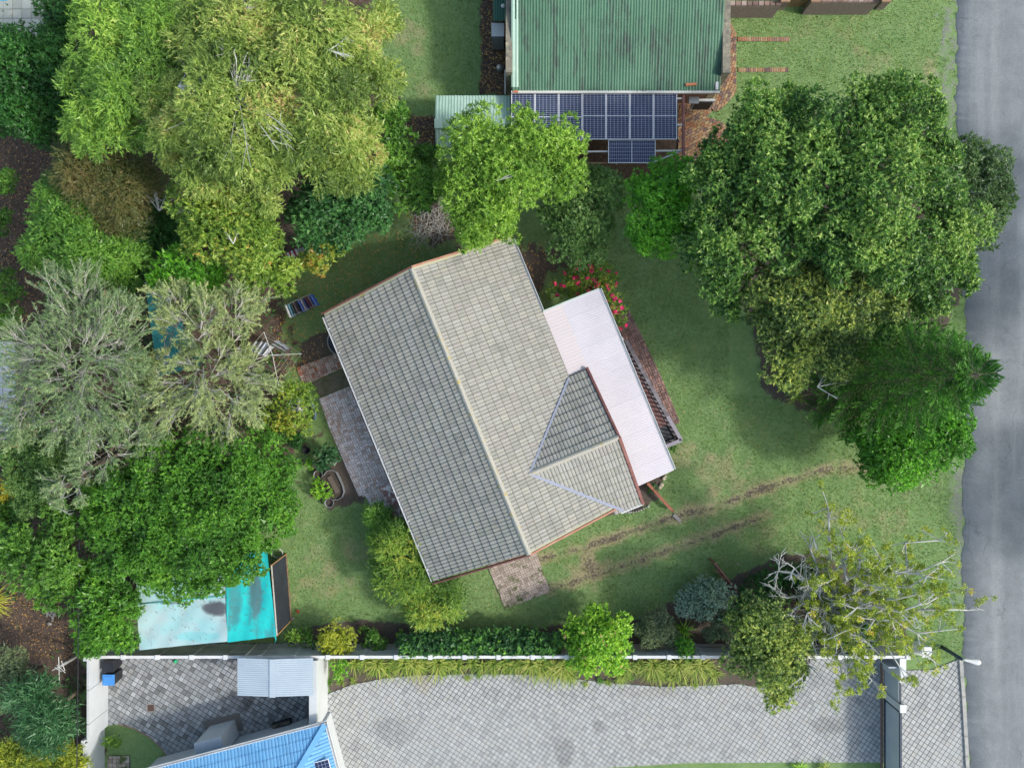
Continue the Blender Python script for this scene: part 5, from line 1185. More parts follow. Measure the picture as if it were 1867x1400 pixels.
def crown_mesh(name, lw, r, pal, lai, leaf, style, subk=1.0, tipb=.25, spread=1.0, cl=10, sub_r=(.26, .44), core=.10, tintb=0.0, zmin=-.25, tuft=0.0, plate=.85, patch=.10, shell=.74):
    L0, W0 = leaf[0] * LS, leaf[1] * LS
    A = sum(math.pi * R * R for _, R, _ in lw) * .8
    total = int(lai * A / (.5 * L0 * W0))
    P, O, T, K = make_points(lw, r, total * (1 - core), subk, sub_r, shell=shell, cl_leaf=cl, zmin=zmin, plate=plate)
    n = len(P); Pc = np.repeat(P, cl, 0); Oc = np.repeat(O, cl, 0); m = len(Pc)
    ct = np.repeat(T * .5 + r.normal(size=n) * .55, cl)
    up = np.array([0, 0, 1.0])
    if style == 'rosette':
        D = unit(Oc * .55 + rsph(r, m) * .85 + up * .25); base = Pc + rsph(r, m) * L0 * .35 * spread
        N = unit(up * .8 + Oc * .6 + rsph(r, m) * .55)
    elif style == 'feather':
        ax = np.repeat(unit(O * np.array([1, 1, .25]) + rsph(r, n) * .45 - up * .1), cl, 0)
        t = np.tile(np.linspace(0, 1, cl), n)[:, None]
        base = Pc + ax * (t - .4) * L0 * 3.0 * spread - up * t ** 2 * L0 * .6 + rsph(r, m) * L0 * .22
        D = unit(ax * .9 + rsph(r, m) * .75); N = unit(up * .9 + rsph(r, m) * .6 + Oc * .3)
    else:
        D = unit(Oc * .4 + rsph(r, m) * 1.0 + up * .1); base = Pc + rsph(r, m) * L0 * .8 * spread * r.uniform(0, 1, (m, 1)) ** .5
        N = unit(up * .7 + Oc * .4 + rsph(r, m) * .8)
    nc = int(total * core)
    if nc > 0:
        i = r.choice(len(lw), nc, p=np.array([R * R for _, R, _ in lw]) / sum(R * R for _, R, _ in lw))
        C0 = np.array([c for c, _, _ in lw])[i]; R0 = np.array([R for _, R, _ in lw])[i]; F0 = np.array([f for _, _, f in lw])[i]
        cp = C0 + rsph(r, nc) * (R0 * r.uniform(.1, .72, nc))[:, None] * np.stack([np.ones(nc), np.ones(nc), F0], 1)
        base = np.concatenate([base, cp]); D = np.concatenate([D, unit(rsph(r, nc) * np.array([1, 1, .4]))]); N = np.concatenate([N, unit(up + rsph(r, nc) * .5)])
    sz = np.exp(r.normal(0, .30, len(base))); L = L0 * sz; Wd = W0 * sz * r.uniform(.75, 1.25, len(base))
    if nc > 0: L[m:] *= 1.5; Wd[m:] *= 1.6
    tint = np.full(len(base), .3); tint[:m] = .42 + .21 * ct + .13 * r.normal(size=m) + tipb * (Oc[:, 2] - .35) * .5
    ph = r.uniform(0, 6, 6); q_ = Pc * 1.6; tint[:m] += patch * (np.sin(q_[:, 0] + ph[0] + 1.3 * np.sin(q_[:, 1] * .8 + ph[1])) + np.sin(q_[:, 1] * 1.3 + ph[2] + np.sin(q_[:, 2] * 1.5 + q_[:, 0] * .6 + ph[3])))
    if tuft:
        j = np.tile(np.arange(cl), n); young = np.repeat((r.random(n) < .75) & (O[:, 2] > -.1), cl)
        tint[:m] += np.where(young, np.where(j < cl * .45, tuft, -tuft * .35), -.1)
        base[:m] += np.where(young & (j < cl * .45), .5 * L0, 0.)[:, None] * Oc
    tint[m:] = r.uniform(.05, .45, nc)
    D = unit(D); v, q = leafquads(base, D, unit(N - D * (N * D).sum(1, keepdims=True)), L, Wd)
    TRI[0] += len(q)
    return npmesh(name, v, q, pal, np.clip(tint + tintb, 0.01, .99)), P, K
def trunk_mesh(base, lw, r, K, rad, mat, twigs=0):
    b = MB(); top = np.mean([c for c, _, _ in lw], 0); base = np.array(base)
    zt = max(.4, min(c[2] for c, _, _ in lw) * .45); fork = base + (top - base) * .15; fork[2] = zt
    b.tube([base, (base + fork) / 2 + r.normal(size=3) * .05, fork], [rad, rad * .85, rad * .75], 8)
    for c, R, fl in lw:
        e = c - np.array([0, 0, R * fl * .25]); m_ = (fork + e) / 2 + r.normal(size=3) * np.array([.2, .2, .1]) * R * .3 + np.array([0, 0, .15])
        b.tube([fork, m_, e], [rad * .6, rad * .42, rad * .25], 6)
        near = sorted(K, key=lambda k: np.sum((k[0] - c) ** 2))[:6]
        for s, sr, d in near: b.tube([e, (e + s) / 2 + r.normal(size=3) * .1, s], [rad * .22, rad * .14, rad * .06], 4, cap=False)
    return b
def tree(name, label, cat, pal, lobes, style='loose', lai=4.2, leaf=(.16, .075), seed=1, rad=None, bark=None, group=None, base=None, flowers=None, **kw):
    r = np.random.default_rng(seed * 101 + 7); lw = lobes_world(lobes, r)
    c = np.average([l[0] for l in lw], 0, weights=[l[1] ** 2 for l in lw]); bs = (c[0], c[1], 0) if base is None else tuple(W(*base, 0))
    t = thing(name, label, cat, bs, group)
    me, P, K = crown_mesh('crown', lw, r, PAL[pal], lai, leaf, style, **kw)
    R = max(l[1] for l in lw)
    trunk_mesh(bs, lw, r, K, rad or .05 + .05 * R, bark or BARK).build('trunk', bark or BARK, t)
    place('crown', me, t)
    if flowers:
        fp, n, fr, z0 = flowers; up = np.array([0, 0, 1.]); order = r.permutation(len(P)); sel = P[order]
        if z0: sel = sel[inpoly(sel[:, 0] * F / (H - sel[:, 2]) + CX, CY - sel[:, 1] * F / (H - sel[:, 2]), z0)]
        zl = np.median(sel[:, 2]) if z0 is None and fp == 'rose' else -9; cs = sel[sel[:, 2] > zl]
        for k, c_ in enumerate(cs[:n]):
            mm = 14; D = unit(rsph(r, mm) + up * .8); b_ = c_ + up * .06 + rsph(r, mm) * fr * .6
            v, q = leafquads(b_, D, unit(up + rsph(r, mm) * .6), np.full(mm, fr), np.full(mm, fr * .8))
            place('blossom', npmesh('blossom', v, q, PAL[fp], r.uniform(.1, .9, mm)), t)
    return t, lw, K, r

FR = (.12, .05)
# --- big feathery trees, top left
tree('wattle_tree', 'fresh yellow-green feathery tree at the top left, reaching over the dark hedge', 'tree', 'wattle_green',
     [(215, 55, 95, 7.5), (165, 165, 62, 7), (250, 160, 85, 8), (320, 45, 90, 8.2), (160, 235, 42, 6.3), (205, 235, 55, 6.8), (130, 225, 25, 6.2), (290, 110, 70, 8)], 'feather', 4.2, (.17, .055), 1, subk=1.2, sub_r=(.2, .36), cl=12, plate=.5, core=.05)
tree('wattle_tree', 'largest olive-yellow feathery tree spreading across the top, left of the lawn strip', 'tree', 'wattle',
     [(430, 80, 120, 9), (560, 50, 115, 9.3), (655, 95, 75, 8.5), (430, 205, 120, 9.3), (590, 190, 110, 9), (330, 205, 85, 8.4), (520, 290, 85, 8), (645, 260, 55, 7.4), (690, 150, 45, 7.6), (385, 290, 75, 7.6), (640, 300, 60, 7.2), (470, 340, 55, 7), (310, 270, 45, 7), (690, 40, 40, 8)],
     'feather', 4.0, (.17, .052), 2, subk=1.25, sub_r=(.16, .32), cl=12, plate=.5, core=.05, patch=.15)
tree('autumn_tree', 'yellow-green tree with rusty leaves above the drying rack', 'tree', 'autumn',
     [(385, 365, 68, 5.8), (455, 415, 75, 6), (395, 430, 60, 5.6), (488, 468, 46, 5), (515, 503, 36, 4.5), (455, 490, 45, 5), (350, 395, 38, 5.5)], 'rosette', 4.2, (.17, .07), 3, subk=1.4, bark=BARK_GREY)
tree('shrub', 'small yellow and orange leaved shrub beside the shaded lawn', 'shrub', 'autumn', [(590, 462, 38, 2.2), (570, 480, 26, 2), (612, 452, 24, 2)], 'rosette', 3, (.15, .065), 4, tintb=.22)
tree('broadleaf_tree', 'dark blue-green broad leaved tree left of the pruned branches', 'tree', 'blue', [(600, 365, 68, 4.6), (660, 350, 55, 4.8), (570, 415, 42, 4.2), (640, 415, 48, 4.2), (690, 395, 36, 4), (545, 380, 28, 4)], 'rosette', 4.6, (.17, .085), 5, subk=1.5)
tree('broadleaf_tree', 'mid green bushy tree between the feathery crown and the leaf-strewn corner', 'tree', 'mid', [(745, 330, 50, 4), (718, 262, 42, 4.6), (775, 285, 30, 3.5), (770, 350, 40, 3.8), (715, 215, 34, 4.6), (705, 320, 36, 4)], 'rosette', 4.4, (.20, .085), 6, flowers=('rose', 2, .10, [(690, 330), (730, 330), (730, 360), (690, 360)]))
tree('light_tree', 'light green tree overhanging the pale shed and the solar panels', 'tree', 'light',
     [(870, 265, 70, 5.6), (945, 320, 80, 6), (875, 365, 72, 5.6), (1010, 265, 55, 5.4), (1020, 325, 48, 5.2), (855, 415, 42, 4.6), (950, 250, 55, 5.6), (815, 325, 30, 4.8), (920, 410, 35, 4.8)], 'loose', 4.0, (.15, .065), 7, subk=1.5)
tree('small_tree', 'dull green small tree with pale flower specks beside the house corner', 'tree', 'dull', [(1055, 375, 62, 3.6), (1045, 440, 48, 3.2), (1100, 350, 46, 3.6), (1085, 430, 40, 3.2), (1015, 400, 34, 3.2)], 'loose', 4.2, (.13, .06), 8, subk=1.3)
tree('broadleaf_tree', 'vivid green round tree below the low solar panel', 'tree', 'bright', [(1205, 390, 64, 5), (1228, 330, 52, 5.2), (1190, 440, 44, 4.6), (1165, 350, 36, 4.6), (1240, 400, 44, 5), (1160, 420, 26, 4.4)], 'rosette', 4.4, (.13, .06), 9, subk=1.5, sub_r=(.2, .36))
# --- big tree by the road
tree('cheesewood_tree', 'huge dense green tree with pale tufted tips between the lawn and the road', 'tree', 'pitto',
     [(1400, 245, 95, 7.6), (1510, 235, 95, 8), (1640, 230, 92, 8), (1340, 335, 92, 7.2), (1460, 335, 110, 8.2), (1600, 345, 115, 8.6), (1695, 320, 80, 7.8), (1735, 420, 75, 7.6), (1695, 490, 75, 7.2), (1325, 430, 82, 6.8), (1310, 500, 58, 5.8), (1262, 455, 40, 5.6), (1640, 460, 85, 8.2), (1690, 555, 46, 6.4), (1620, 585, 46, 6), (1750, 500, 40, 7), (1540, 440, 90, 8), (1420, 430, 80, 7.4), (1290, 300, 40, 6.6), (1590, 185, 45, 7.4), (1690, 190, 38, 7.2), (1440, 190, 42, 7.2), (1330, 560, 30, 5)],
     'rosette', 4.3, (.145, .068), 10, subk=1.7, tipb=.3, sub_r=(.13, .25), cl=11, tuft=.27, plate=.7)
tree('grey_green_tree', 'grey-green tree hanging over the road edge behind the huge tufted tree', 'tree', 'pitto_shade', [(1788, 320, 62, 5.4), (1825, 365, 36, 5), (1790, 400, 50, 5.2), (1760, 290, 40, 5.4)], 'loose', 4, (.14, .06), 11)
tree('olive_tree', 'olive brown-green round tree with yellow tips in front of the huge tree', 'tree', 'olive',
     [(1490, 480, 72, 6.2), (1420, 530, 66, 6), (1540, 550, 78, 6.4), (1440, 630, 70, 5.4), (1400, 590, 48, 5.4), (1600, 530, 60, 6.2), (1470, 560, 70, 6.4), (1440, 680, 40, 4.8), (1520, 640, 60, 5.4)], 'rosette', 4.2, (.14, .065), 12, subk=1.7, tipb=.3, sub_r=(.16, .3), tuft=.24)
tree('round_tree', 'leafy bright green tree under the tiered pine, by the road', 'tree', 'bright', [(1640, 815, 74, 3.4), (1710, 800, 58, 3.6), (1585, 810, 42, 3.2), (1600, 850, 38, 3), (1735, 750, 44, 3.8), (1745, 815, 28, 3.4), (1650, 860, 30, 3)], 'rosette', 4.4, (.15, .068), 13, subk=1.5, tintb=-.15)
# --- left side
tree('hedge_tree', 'dark green hedge tree at the top left corner beside the pool deck', 'tree', 'dark', [(60, 135, 85, 4.4), (30, 205, 70, 4), (100, 215, 60, 3.8), (108, 40, 45, 4.5), (15, 90, 40, 4), (95, 110, 55, 4.4), (130, 20, 36, 4.6)], 'loose', 4.4, (.15, .07), 14)
tree('russet_tree', 'russet brown feathery tree beside the deep shade on the left', 'tree', 'brown', [(175, 310, 75, 4.6), (235, 345, 62, 4.8), (150, 275, 45, 4.4), (230, 395, 45, 4.2), (265, 330, 36, 4.6)], 'feather', 3.8, (.17, .04), 15, bark=BARK_GREY, subk=1.3)
tree('soft_tree', 'soft mid green tree above the bottlebrushes on the left', 'tree', 'mid', [(115, 400, 62, 4), (150, 465, 72, 4.2), (85, 455, 46, 3.8), (220, 475, 50, 3.8), (130, 515, 42, 3.6), (110, 345, 36, 3.8)], 'feather', 4.2, (.15, .055), 16, subk=1.3)
tree('broadleaf_tree', 'dark tree in the gap between the russet and the yellow-green trees', 'tree', 'dark', [(275, 440, 52, 3), (300, 400, 40, 3), (250, 500, 38, 2.8), (320, 440, 30, 2.8)], 'loose', 3.5, (.15, .07), 17)
tree('round_tree', 'glossy bright green tree touching the teal shade cloth', 'tree', 'bright', [(325, 495, 48, 4.2), (365, 520, 42, 4.2), (300, 515, 30, 4), (395, 505, 30, 4)], 'rosette', 4.2, (.19, .08), 18)
tree('broadleaf_tree', 'large rounded deep green tree above the turquoise shade house', 'tree', 'hedge',
     [(330, 870, 95, 4.4), (450, 850, 82, 4.4), (245, 920, 80, 4.4), (370, 960, 105, 4.8), (475, 935, 72, 4.2), (235, 1005, 66, 4), (330, 1035, 70, 4), (505, 870, 48, 4), (435, 1010, 60, 4), (185, 960, 40, 3.8), (270, 840, 50, 4.2), (410, 900, 80, 4.8), (300, 940, 80, 4.6), (290, 1000, 70, 4.3), (390, 1030, 55, 4.1), (200, 910, 50, 4), (520, 920, 34, 3.8)], 'rosette', 4.3, (.125, .06), 19, subk=1.8, sub_r=(.13, .24), tintb=-.12, shell=.80)
tree('broadleaf_tree', 'dark green tree left of the turquoise shade house', 'tree', 'hedge', [(185, 1085, 52, 3.2), (205, 1145, 44, 3), (165, 1150, 44, 2.8), (222, 1100, 36, 3.2), (160, 1040, 34, 3), (168, 1180, 20, 2.6), (228, 1165, 22, 2.6)], 'rosette', 4.4, (.19, .08), 20, tintb=-.12)
tree('broadleaf_tree', 'mid green tree at the left edge above the leafy path', 'tree', 'mid', [(60, 1015, 64, 4), (110, 1025, 50, 3.8), (20, 985, 46, 4), (95, 1075, 40, 3.4), (110, 960, 40, 3.4)], 'rosette', 4, (.19, .085), 21)
tree('broadleaf_tree', 'dull green tree behind the drooping grey-twigged branch', 'tree', 'dull', [(80, 870, 55, 3.2), (45, 840, 40, 3), (110, 830, 46, 3.2), (60, 915, 36, 3), (60, 800, 40, 3)], 'loose', 4, (.13, .055), 22)
tree('yellow_shrub', 'bright yellow tipped bush at the left edge', 'shrub', 'yellow', [(25, 888, 17, 2.4), (14, 897, 12, 2.2)], 'feather', 3.4, (.2, .04), 23)
tree('shrub', 'green shrub with orange leaves under the yellow bush at the left edge', 'shrub', 'mid', [(18, 935, 34, 2), (10, 970, 30, 2), (40, 950, 22, 1.8)], 'rosette', 3.8, (.2, .09), 24)
tree('frond_tree', 'silver-green fronded tree left of the white yard wall', 'tree', 'frond', [(85, 1300, 50, 3.4), (55, 1270, 38, 3.2), (112, 1310, 28, 3.2), (85, 1345, 36, 3.2), (60, 1320, 30, 3.2)], 'feather', 4, (.30, .05), 25)
tree('grey_shrub', 'dusky grey-green shrub at the left edge below the leafy path', 'shrub', 'heath', [(25, 1225, 44, 2.2), (10, 1270, 36, 2), (50, 1260, 30, 2)], 'loose', 3.6, (.12, .04), 26)
tree('gold_shrub', 'yellow-green shrub filling the bottom left corner', 'shrub', 'gold', [(40, 1370, 44, 2.4), (95, 1385, 40, 2.4), (20, 1400, 40, 2.2), (135, 1400, 26, 2)], 'feather', 4, (.15, .05), 27, tintb=-.15)
tree('shrub', 'low green shrub at the left edge beside the brown path', 'shrub', 'mid', [(12, 335, 26, 1.6), (5, 400, 26, 1.6), (18, 530, 34, 2), (8, 580, 30, 2)], 'loose', 3.4, (.14, .06), 28)
# --- shrubs by the central house and along the walls
tree('shrub', 'tawny green shrub border at the lower left corner of the grey roof', 'shrub', 'shrub', [(735, 1000, 52, 2), (725, 1055, 42, 1.8), (795, 1090, 50, 1.8), (765, 1045, 46, 2), (825, 1085, 34, 1.6), (690, 1030, 28, 1.6), (760, 1110, 30, 1.5)], 'feather', 4, (.17, .05), 29, subk=1.4, tintb=-.14, patch=.16)
tree('shrub', 'green shrub against the slatted table and the left eave', 'shrub', 'mid', [(692, 948, 24, 1.3), (690, 968, 22, 1.3), (716, 972, 22, 1.5), (684, 930, 14, 1.0)], 'feather', 4, (.15, .05), 30)
tree('fruit_shrub', 'sparse yellow-green fruit shrub beside the slate-blue pipe', 'shrub', 'shrub', [(530, 735, 40, 1.8), (545, 770, 32, 1.6), (510, 760, 30, 1.6), (545, 715, 26, 1.6)], 'rosette', 2.2, (.12, .06), 31, bark=BARK_GREY, core=.03)
tree('shrub', 'blue-green leafy shrub above the raised bed', 'shrub', 'frond', [(597, 830, 20, .9), (588, 842, 14, .8), (610, 838, 12, .8)], 'rosette', 4, (.14, .09), 32, tintb=-.1)
tree('bougainvillea', 'sprawling bougainvillea with vivid pink bracts at the veranda corner', 'shrub', 'shrub',
     [(1110, 520, 26, 1.7), (1122, 555, 22, 1.7), (1095, 505, 26, 1.6), (1130, 585, 16, 1.5), (1065, 500, 26, 1.4), (1035, 515, 24, 1.2), (1060, 530, 26, 1.1), (1015, 530, 16, 1)], 'loose', 2.0, (.10, .055), 33, core=.05, flowers=('pink', 64, .10, None))
tree('gold_shrub', 'round golden-green bush against the boundary wall', 'shrub', 'gold', [(612, 1167, 34, 1.3, .8)], 'rosette', 4.6, (.12, .05), 34, subk=2.2)
tree('creeper_hedge', 'dark creeper hedge along the garden side of the boundary wall', 'hedge', 'creeper', [(x, 1172 - (x % 3) * 2, 22, 1.15) for x in range(748, 1005, 15)] + [(x, 1184, 12, 1.55) for x in range(738, 1008, 11)] + [(x, 1160, 14, .8) for x in range(840, 1000, 20)], 'rosette', 4.2, (.15, .1), 35, tipb=.5, tintb=.05)
tree('hibiscus', 'lime green hibiscus bush dotted with pink flowers across the boundary wall', 'shrub', 'lime', [(1085, 1165, 58, 2.0, .8), (1050, 1150, 30, 1.7), (1120, 1145, 32, 1.8), (1110, 1200, 32, 1.6), (1060, 1205, 28, 1.6), (1085, 1120, 26, 1.7), (1135, 1175, 18, 1.6)], 'rosette', 3.6, (.12, .075), 36, subk=1.5, tipb=.3, tuft=.3, flowers=('rose', 22, .06, None))
tree('heath_shrub', 'dusky grey-green heath shrub right of the pink flowered bush', 'shrub', 'heath', [(1195, 1138, 36, 1.1), (1180, 1155, 26, 1), (1215, 1155, 24, 1)], 'loose', 4, (.10, .035), 37, subk=1.6)
tree('silver_shrub', 'silvery blue-green low shrub beside the red-brown gate', 'shrub', 'silver', [(1255, 1105, 28, .9), (1285, 1085, 34, .9), (1310, 1080, 28, .9), (1265, 1080, 26, .8), (1290, 1105, 24, .8)], 'rosette', 4, (.10, .06), 38, subk=1.6)
tree('shrub', 'small vivid green shrub leaning on the boundary wall below the silvery one', 'shrub', 'bright', [(1250, 1172, 18, 1.4), (1250, 1186, 14, 1.6)], 'rosette', 4, (.12, .06), 39, tintb=-.1)
tree('shrub', 'dark grey shrub between the strap-leaved plant and the olive crowned tree', 'shrub', 'heath', [(1308, 1150, 26, 1), (1318, 1125, 18, .9)], 'loose', 3.6, (.1, .04), 40, tintb=-.15)
tree('olive_tree', 'dense olive green tree overhanging wall and driveway beside the sparse tree', 'tree', 'olive', [(1385, 1140, 62, 4.2), (1405, 1195, 62, 4.2), (1360, 1190, 42, 4), (1440, 1170, 42, 4), (1415, 1255, 36, 3.6), (1350, 1125, 34, 4), (1440, 1225, 30, 3.8)], 'rosette', 4.4, (.14, .07), 41, subk=1.5, tintb=.05, tuft=.2)
tree('ground_shrub', 'dark green undergrowth bush in the bed under the sparse tree', 'shrub', 'dark', [(1400, 1075, 46, 1), (1450, 1050, 40, 1), (1350, 1090, 30, .9), (1500, 1100, 50, 1.1), (1560, 1130, 46, 1), (1480, 1045, 30, .8), (1570, 1170, 36, 1)], 'rosette', 3.2, (.15, .07), 42)
for k, (x, y, rp, z, pl_n, lab) in enumerate(((562, 1160, 16, .7, 'mid', 'small green bush between the shade house and the golden bush'), (535, 1160, 13, .8, 'light', 'light green sprig bush by the corner of the shade house'), (683, 1166, 22, .7, 'mid', 'low blue-green cushion plant right of the golden bush'),
                                          (660, 1147, 6, .3, 'light', 'tiny pale plant in the bare bed, nearest the golden bush'), (680, 1150, 6, .3, 'light', 'tiny pale plant in the bare bed above the cushion plant'), (728, 1155, 7, .4, 'light', 'tiny pale plant at the left end of the creeper hedge'), (775, 1157, 6, .3, 'light', 'tiny pale plant on the soil above the creeper hedge'),
                                          (565, 845, 10, .5, 'lime', 'lime green leafy plant left of the blue-green shrub'), (585, 893, 15, .5, 'lime', 'lime green leafy plant inside the raised bed'), (576, 880, 9, .5, 'lime', 'small lime plant at the left rim of the raised bed'), (599, 900, 8, .5, 'lime', 'small lime plant beside the plank in the raised bed'),
                                          (616, 1222, 18, 1.1, 'lime', 'yellow-lime leafy bush at the left end of the driveway border'), (206, 1350, 14, .6, 'light', 'tuft of light green in the quarter-round lawn'), (545, 800, 20, .5, 'dark', 'dark low bush near the black bucket'), (500, 790, 26, .7, 'mid', 'low green bush under the pale twigged tree'),
                                          (1190, 890, 10, .3, 'dark', 'dark little plant in the bed at the veranda corner'), (1225, 815, 7, .4, 'mid', 'green sprig at the end of the balustrade'), (745, 208, 8, 1.2, 'autumn', 'pale leafed sprig beside the pale green shed'))):
    tree('small_plant' if rp < 12 else 'shrub', lab, 'plant' if rp < 12 else 'shrub', pl_n, [(x, y, rp, z)], 'rosette', 3.2, (.12, .06), 60 + k, rad=.02, subk=.8)

tree('flowering_plant', 'leafy plant with red and yellow blooms behind the brick wall at the top edge', 'plant', 'light', [(1520, -14, 22, 1.0), (1560, -16, 22, 1.0), (1590, -12, 16, 1.0)], 'rosette', 3.6, (.12, .06), 95, flowers=('pink', 8, .06, None))
# ------------------------------------------------------------------ twiggy bottlebrush trees
def prisms(A, B, ra, rb):
    """thin three-sided tapered twigs from A to B"""
    d = unit(B - A); s = unit(np.cross(d, np.array([.31, .17, .93]))); u = np.cross(d, s); v = []
    for P, r_ in ((A, ra), (B, rb)):
        for k in range(3):
            a = 2.0944 * k; v.append(P + (s * math.cos(a) + u * math.sin(a)) * np.asarray(r_).reshape(-1, 1))
    v = np.stack(v, 1).reshape(-1, 3); b = np.arange(len(A))[:, None] * 6
    q = np.concatenate([b + np.array([[k, (k + 1) % 3, 3 + (k + 1) % 3, 3 + k]]) for k in range(3)])
    return v, q
def bottlebrush(label, lobes, pal, seed, dens=1.0, leafk=25, twr=.0085, base=None):
    r = np.random.default_rng(seed); lw = lobes_world(lobes, r)
    c = np.average([l[0] for l in lw], 0, weights=[l[1] ** 2 for l in lw]); bs = (c[0], c[1], 0) if base is None else tuple(W(*base, 0))
    t = thing('bottlebrush_tree', label, 'tree', bs)
    tc = np.average([l[0] for l in lw], 0, weights=[l[1] ** 2 for l in lw]); A = []; B = []; RA = []; RB = []; LC = []; LD = []; LT = []
    for c, R, fl in lw:
        nb = int((8 + 10 * R * R) * dens)
        for o_ in rsph(r, nb):
            n0 = c + o_ * R * r.uniform(.1, .75) * np.array([1, 1, fl]); out = (n0 - tc) * np.array([1, 1, .15])
            di = unit(unit(out) * min(.75, .5 * float(np.linalg.norm(out))) + rsph(r, 1)[0] * .25 + unit(o_ * np.array([1, 1, .2])) * .35 + r.normal(size=3) * np.array([.38, .38, .2]) + np.array([0, 0, .1]))
            n1 = n0 + di * R * r.uniform(.35, .6)
            A.append(n0); B.append(n1); RA.append(twr * 1.5); RB.append(twr * 1.0)
            bt = r.normal() * .5
            for j in range(8):
                s = n0 + (n1 - n0) * r.uniform(.25, 1); dd = unit(di + r.normal(size=3) * np.array([.42, .42, .3]))
                L = R * r.uniform(.28, .5) + .12; e = s + dd * L
                A.append(s); B.append(e); RA.append(twr * r.uniform(.7, 1.2)); RB.append(twr * .35)
                n = leafk; tt = r.uniform(.38, 1.05, n)
                LC.append(s + dd * L * tt[:, None]); LD.append(unit(dd * .75 + rsph(r, n) * .75)); LT.append(.45 + .16 * bt + .12 * r.normal(size=n) + .25 * (tt - .7) + (r.random(n) > .97) * .5)
    v, q = prisms(np.array(A), np.array(B), np.array(RA), np.array(RB))
    place('branchwork', npmesh('branchwork', v, q, TWIG), t)
    LC = np.concatenate(LC); LD = np.concatenate(LD); n = len(LC); N = unit(np.array([0, 0, 1.]) + rsph(r, n) * .8)
    v, q = leafquads(LC, LD, N, r.uniform(.09, .17, n), r.uniform(.022, .038, n)); TRI[0] += n
    place('crown', npmesh('crown', v, q, PAL[pal], np.clip(np.concatenate(LT), .01, .99)), t)
    trunk_mesh(bs, lw, r, [(c, R, None) for c, R, _ in lw], .085, BARK).build('trunk', BARK, t)
bottlebrush('wide grey-twigged olive bottlebrush tree at the left edge', [(145, 560, 72, 6), (205, 590, 52, 6), (80, 640, 80, 6), (170, 650, 85, 6.5), (60, 725, 66, 5.6), (155, 735, 78, 6), (230, 690, 52, 5.8), (225, 640, 50, 6), (30, 770, 40, 5.2), (110, 780, 44, 5.4), (130, 690, 60, 6.4), (120, 620, 50, 6.2)], 'bottle', 1)
bottlebrush('paler grey-twigged bottlebrush tree half hiding the teal shade cloth', [(330, 565, 48, 5.6), (375, 590, 52, 6), (432, 572, 50, 5.6), (410, 640, 42, 5.4), (360, 700, 66, 6), (430, 715, 64, 5.6), (300, 735, 50, 5.4), (390, 765, 46, 5), (452, 700, 24, 5), (285, 690, 26, 5.2), (380, 655, 40, 5.6), (318, 588, 32, 5.2), (300, 655, 24, 5.2), (345, 655, 22, 5.2)], 'bottle2', 2, 1.0)
bottlebrush('drooping grey-twigged bottlebrush branch below the two bottlebrush crowns', [(205, 815, 46, 5.6), (250, 805, 46, 5.4), (165, 850, 40, 5.4), (125, 880, 36, 5.2), (275, 830, 26, 5), (105, 895, 24, 5)], 'bottle', 3, .9)

# ------------------------------------------------------------------ tiered pine by the road
def pine():
    r = np.random.default_rng(77); base = np.array(W(1548, 688, 0)); zt = 10.6
    t = thing('tiered_pine', 'tall tiered pine with feathery radiating branches at the road side', 'tree', tuple(base))
    b = MB(); b.tube([tuple(base), tuple(base + np.array([0, 0, zt * .5])), tuple(base + np.array([0, 0, zt]))], [.2, .13, .03], 8)
    C = []; D = []; T = []; z = 1.0; off = 0
    while z < zt - .15:
        L = 3.0 * (1 - (z / (zt + .4)) ** 1.5) + .38; n = 7; off += .4
        for k in range(n):
            a = off + 2 * math.pi * k / n + r.normal() * .12; ax = np.array([math.cos(a), math.sin(a), 0.0]); sd = np.array([-math.sin(a), math.cos(a), 0.]); l = L * r.uniform(.82, 1.1)
            bt = r.normal() * .35
            p = lambda s: base + np.array([0, 0, z + .10 * s * l * (1.6 * s - .5)]) + ax * s * l
            b.tube([tuple(p(0)), tuple(p(.5)), tuple(p(1))], [.026, .018, .006], 4, cap=False)
            m = max(11, int(l / .115))
            for i in range(m):
                s = .18 + .82 * (i + .5) / m
                for sg in (-1, 1):
                    q = p(s); bl = (.62 * (1.05 - .62 * s) + .10) * r.uniform(.8, 1.15) * min(1, l / 1.6 + .3)
                    dd = unit(ax * .85 + sd * sg * .75 + np.array([0, 0, .22]) + r.normal(size=3) * .12); kk = 14
                    tt = np.linspace(0, 1, kk); C.append(q + dd * bl * tt[:, None] + np.array([0, 0, 1]) * (tt[:, None] ** 2) * .12 * bl)
                    D.append(unit(dd + np.array([0, 0, .25]) * tt[:, None] + r.normal(size=(kk, 3)) * .33)); T.append(.28 + .2 * bt + .42 * tt ** 2 * (.5 + .5 * s) + r.normal(size=kk) * .08)
        z += .50 + .01 * z
    C = np.concatenate(C); D = np.concatenate(D); T = np.concatenate(T); n = len(C)
    v, q = leafquads(C, D, unit(np.array([0, 0, 1.]) + rsph(r, n) * .7), r.uniform(.10, .17, n), r.uniform(.03, .05, n), droop=-.1); TRI[0] += n
    b.build('trunk', BARK, t); place('crown', npmesh('crown', v, q, PAL['norfolk'], np.clip(T, .01, .99)), t)
pine()

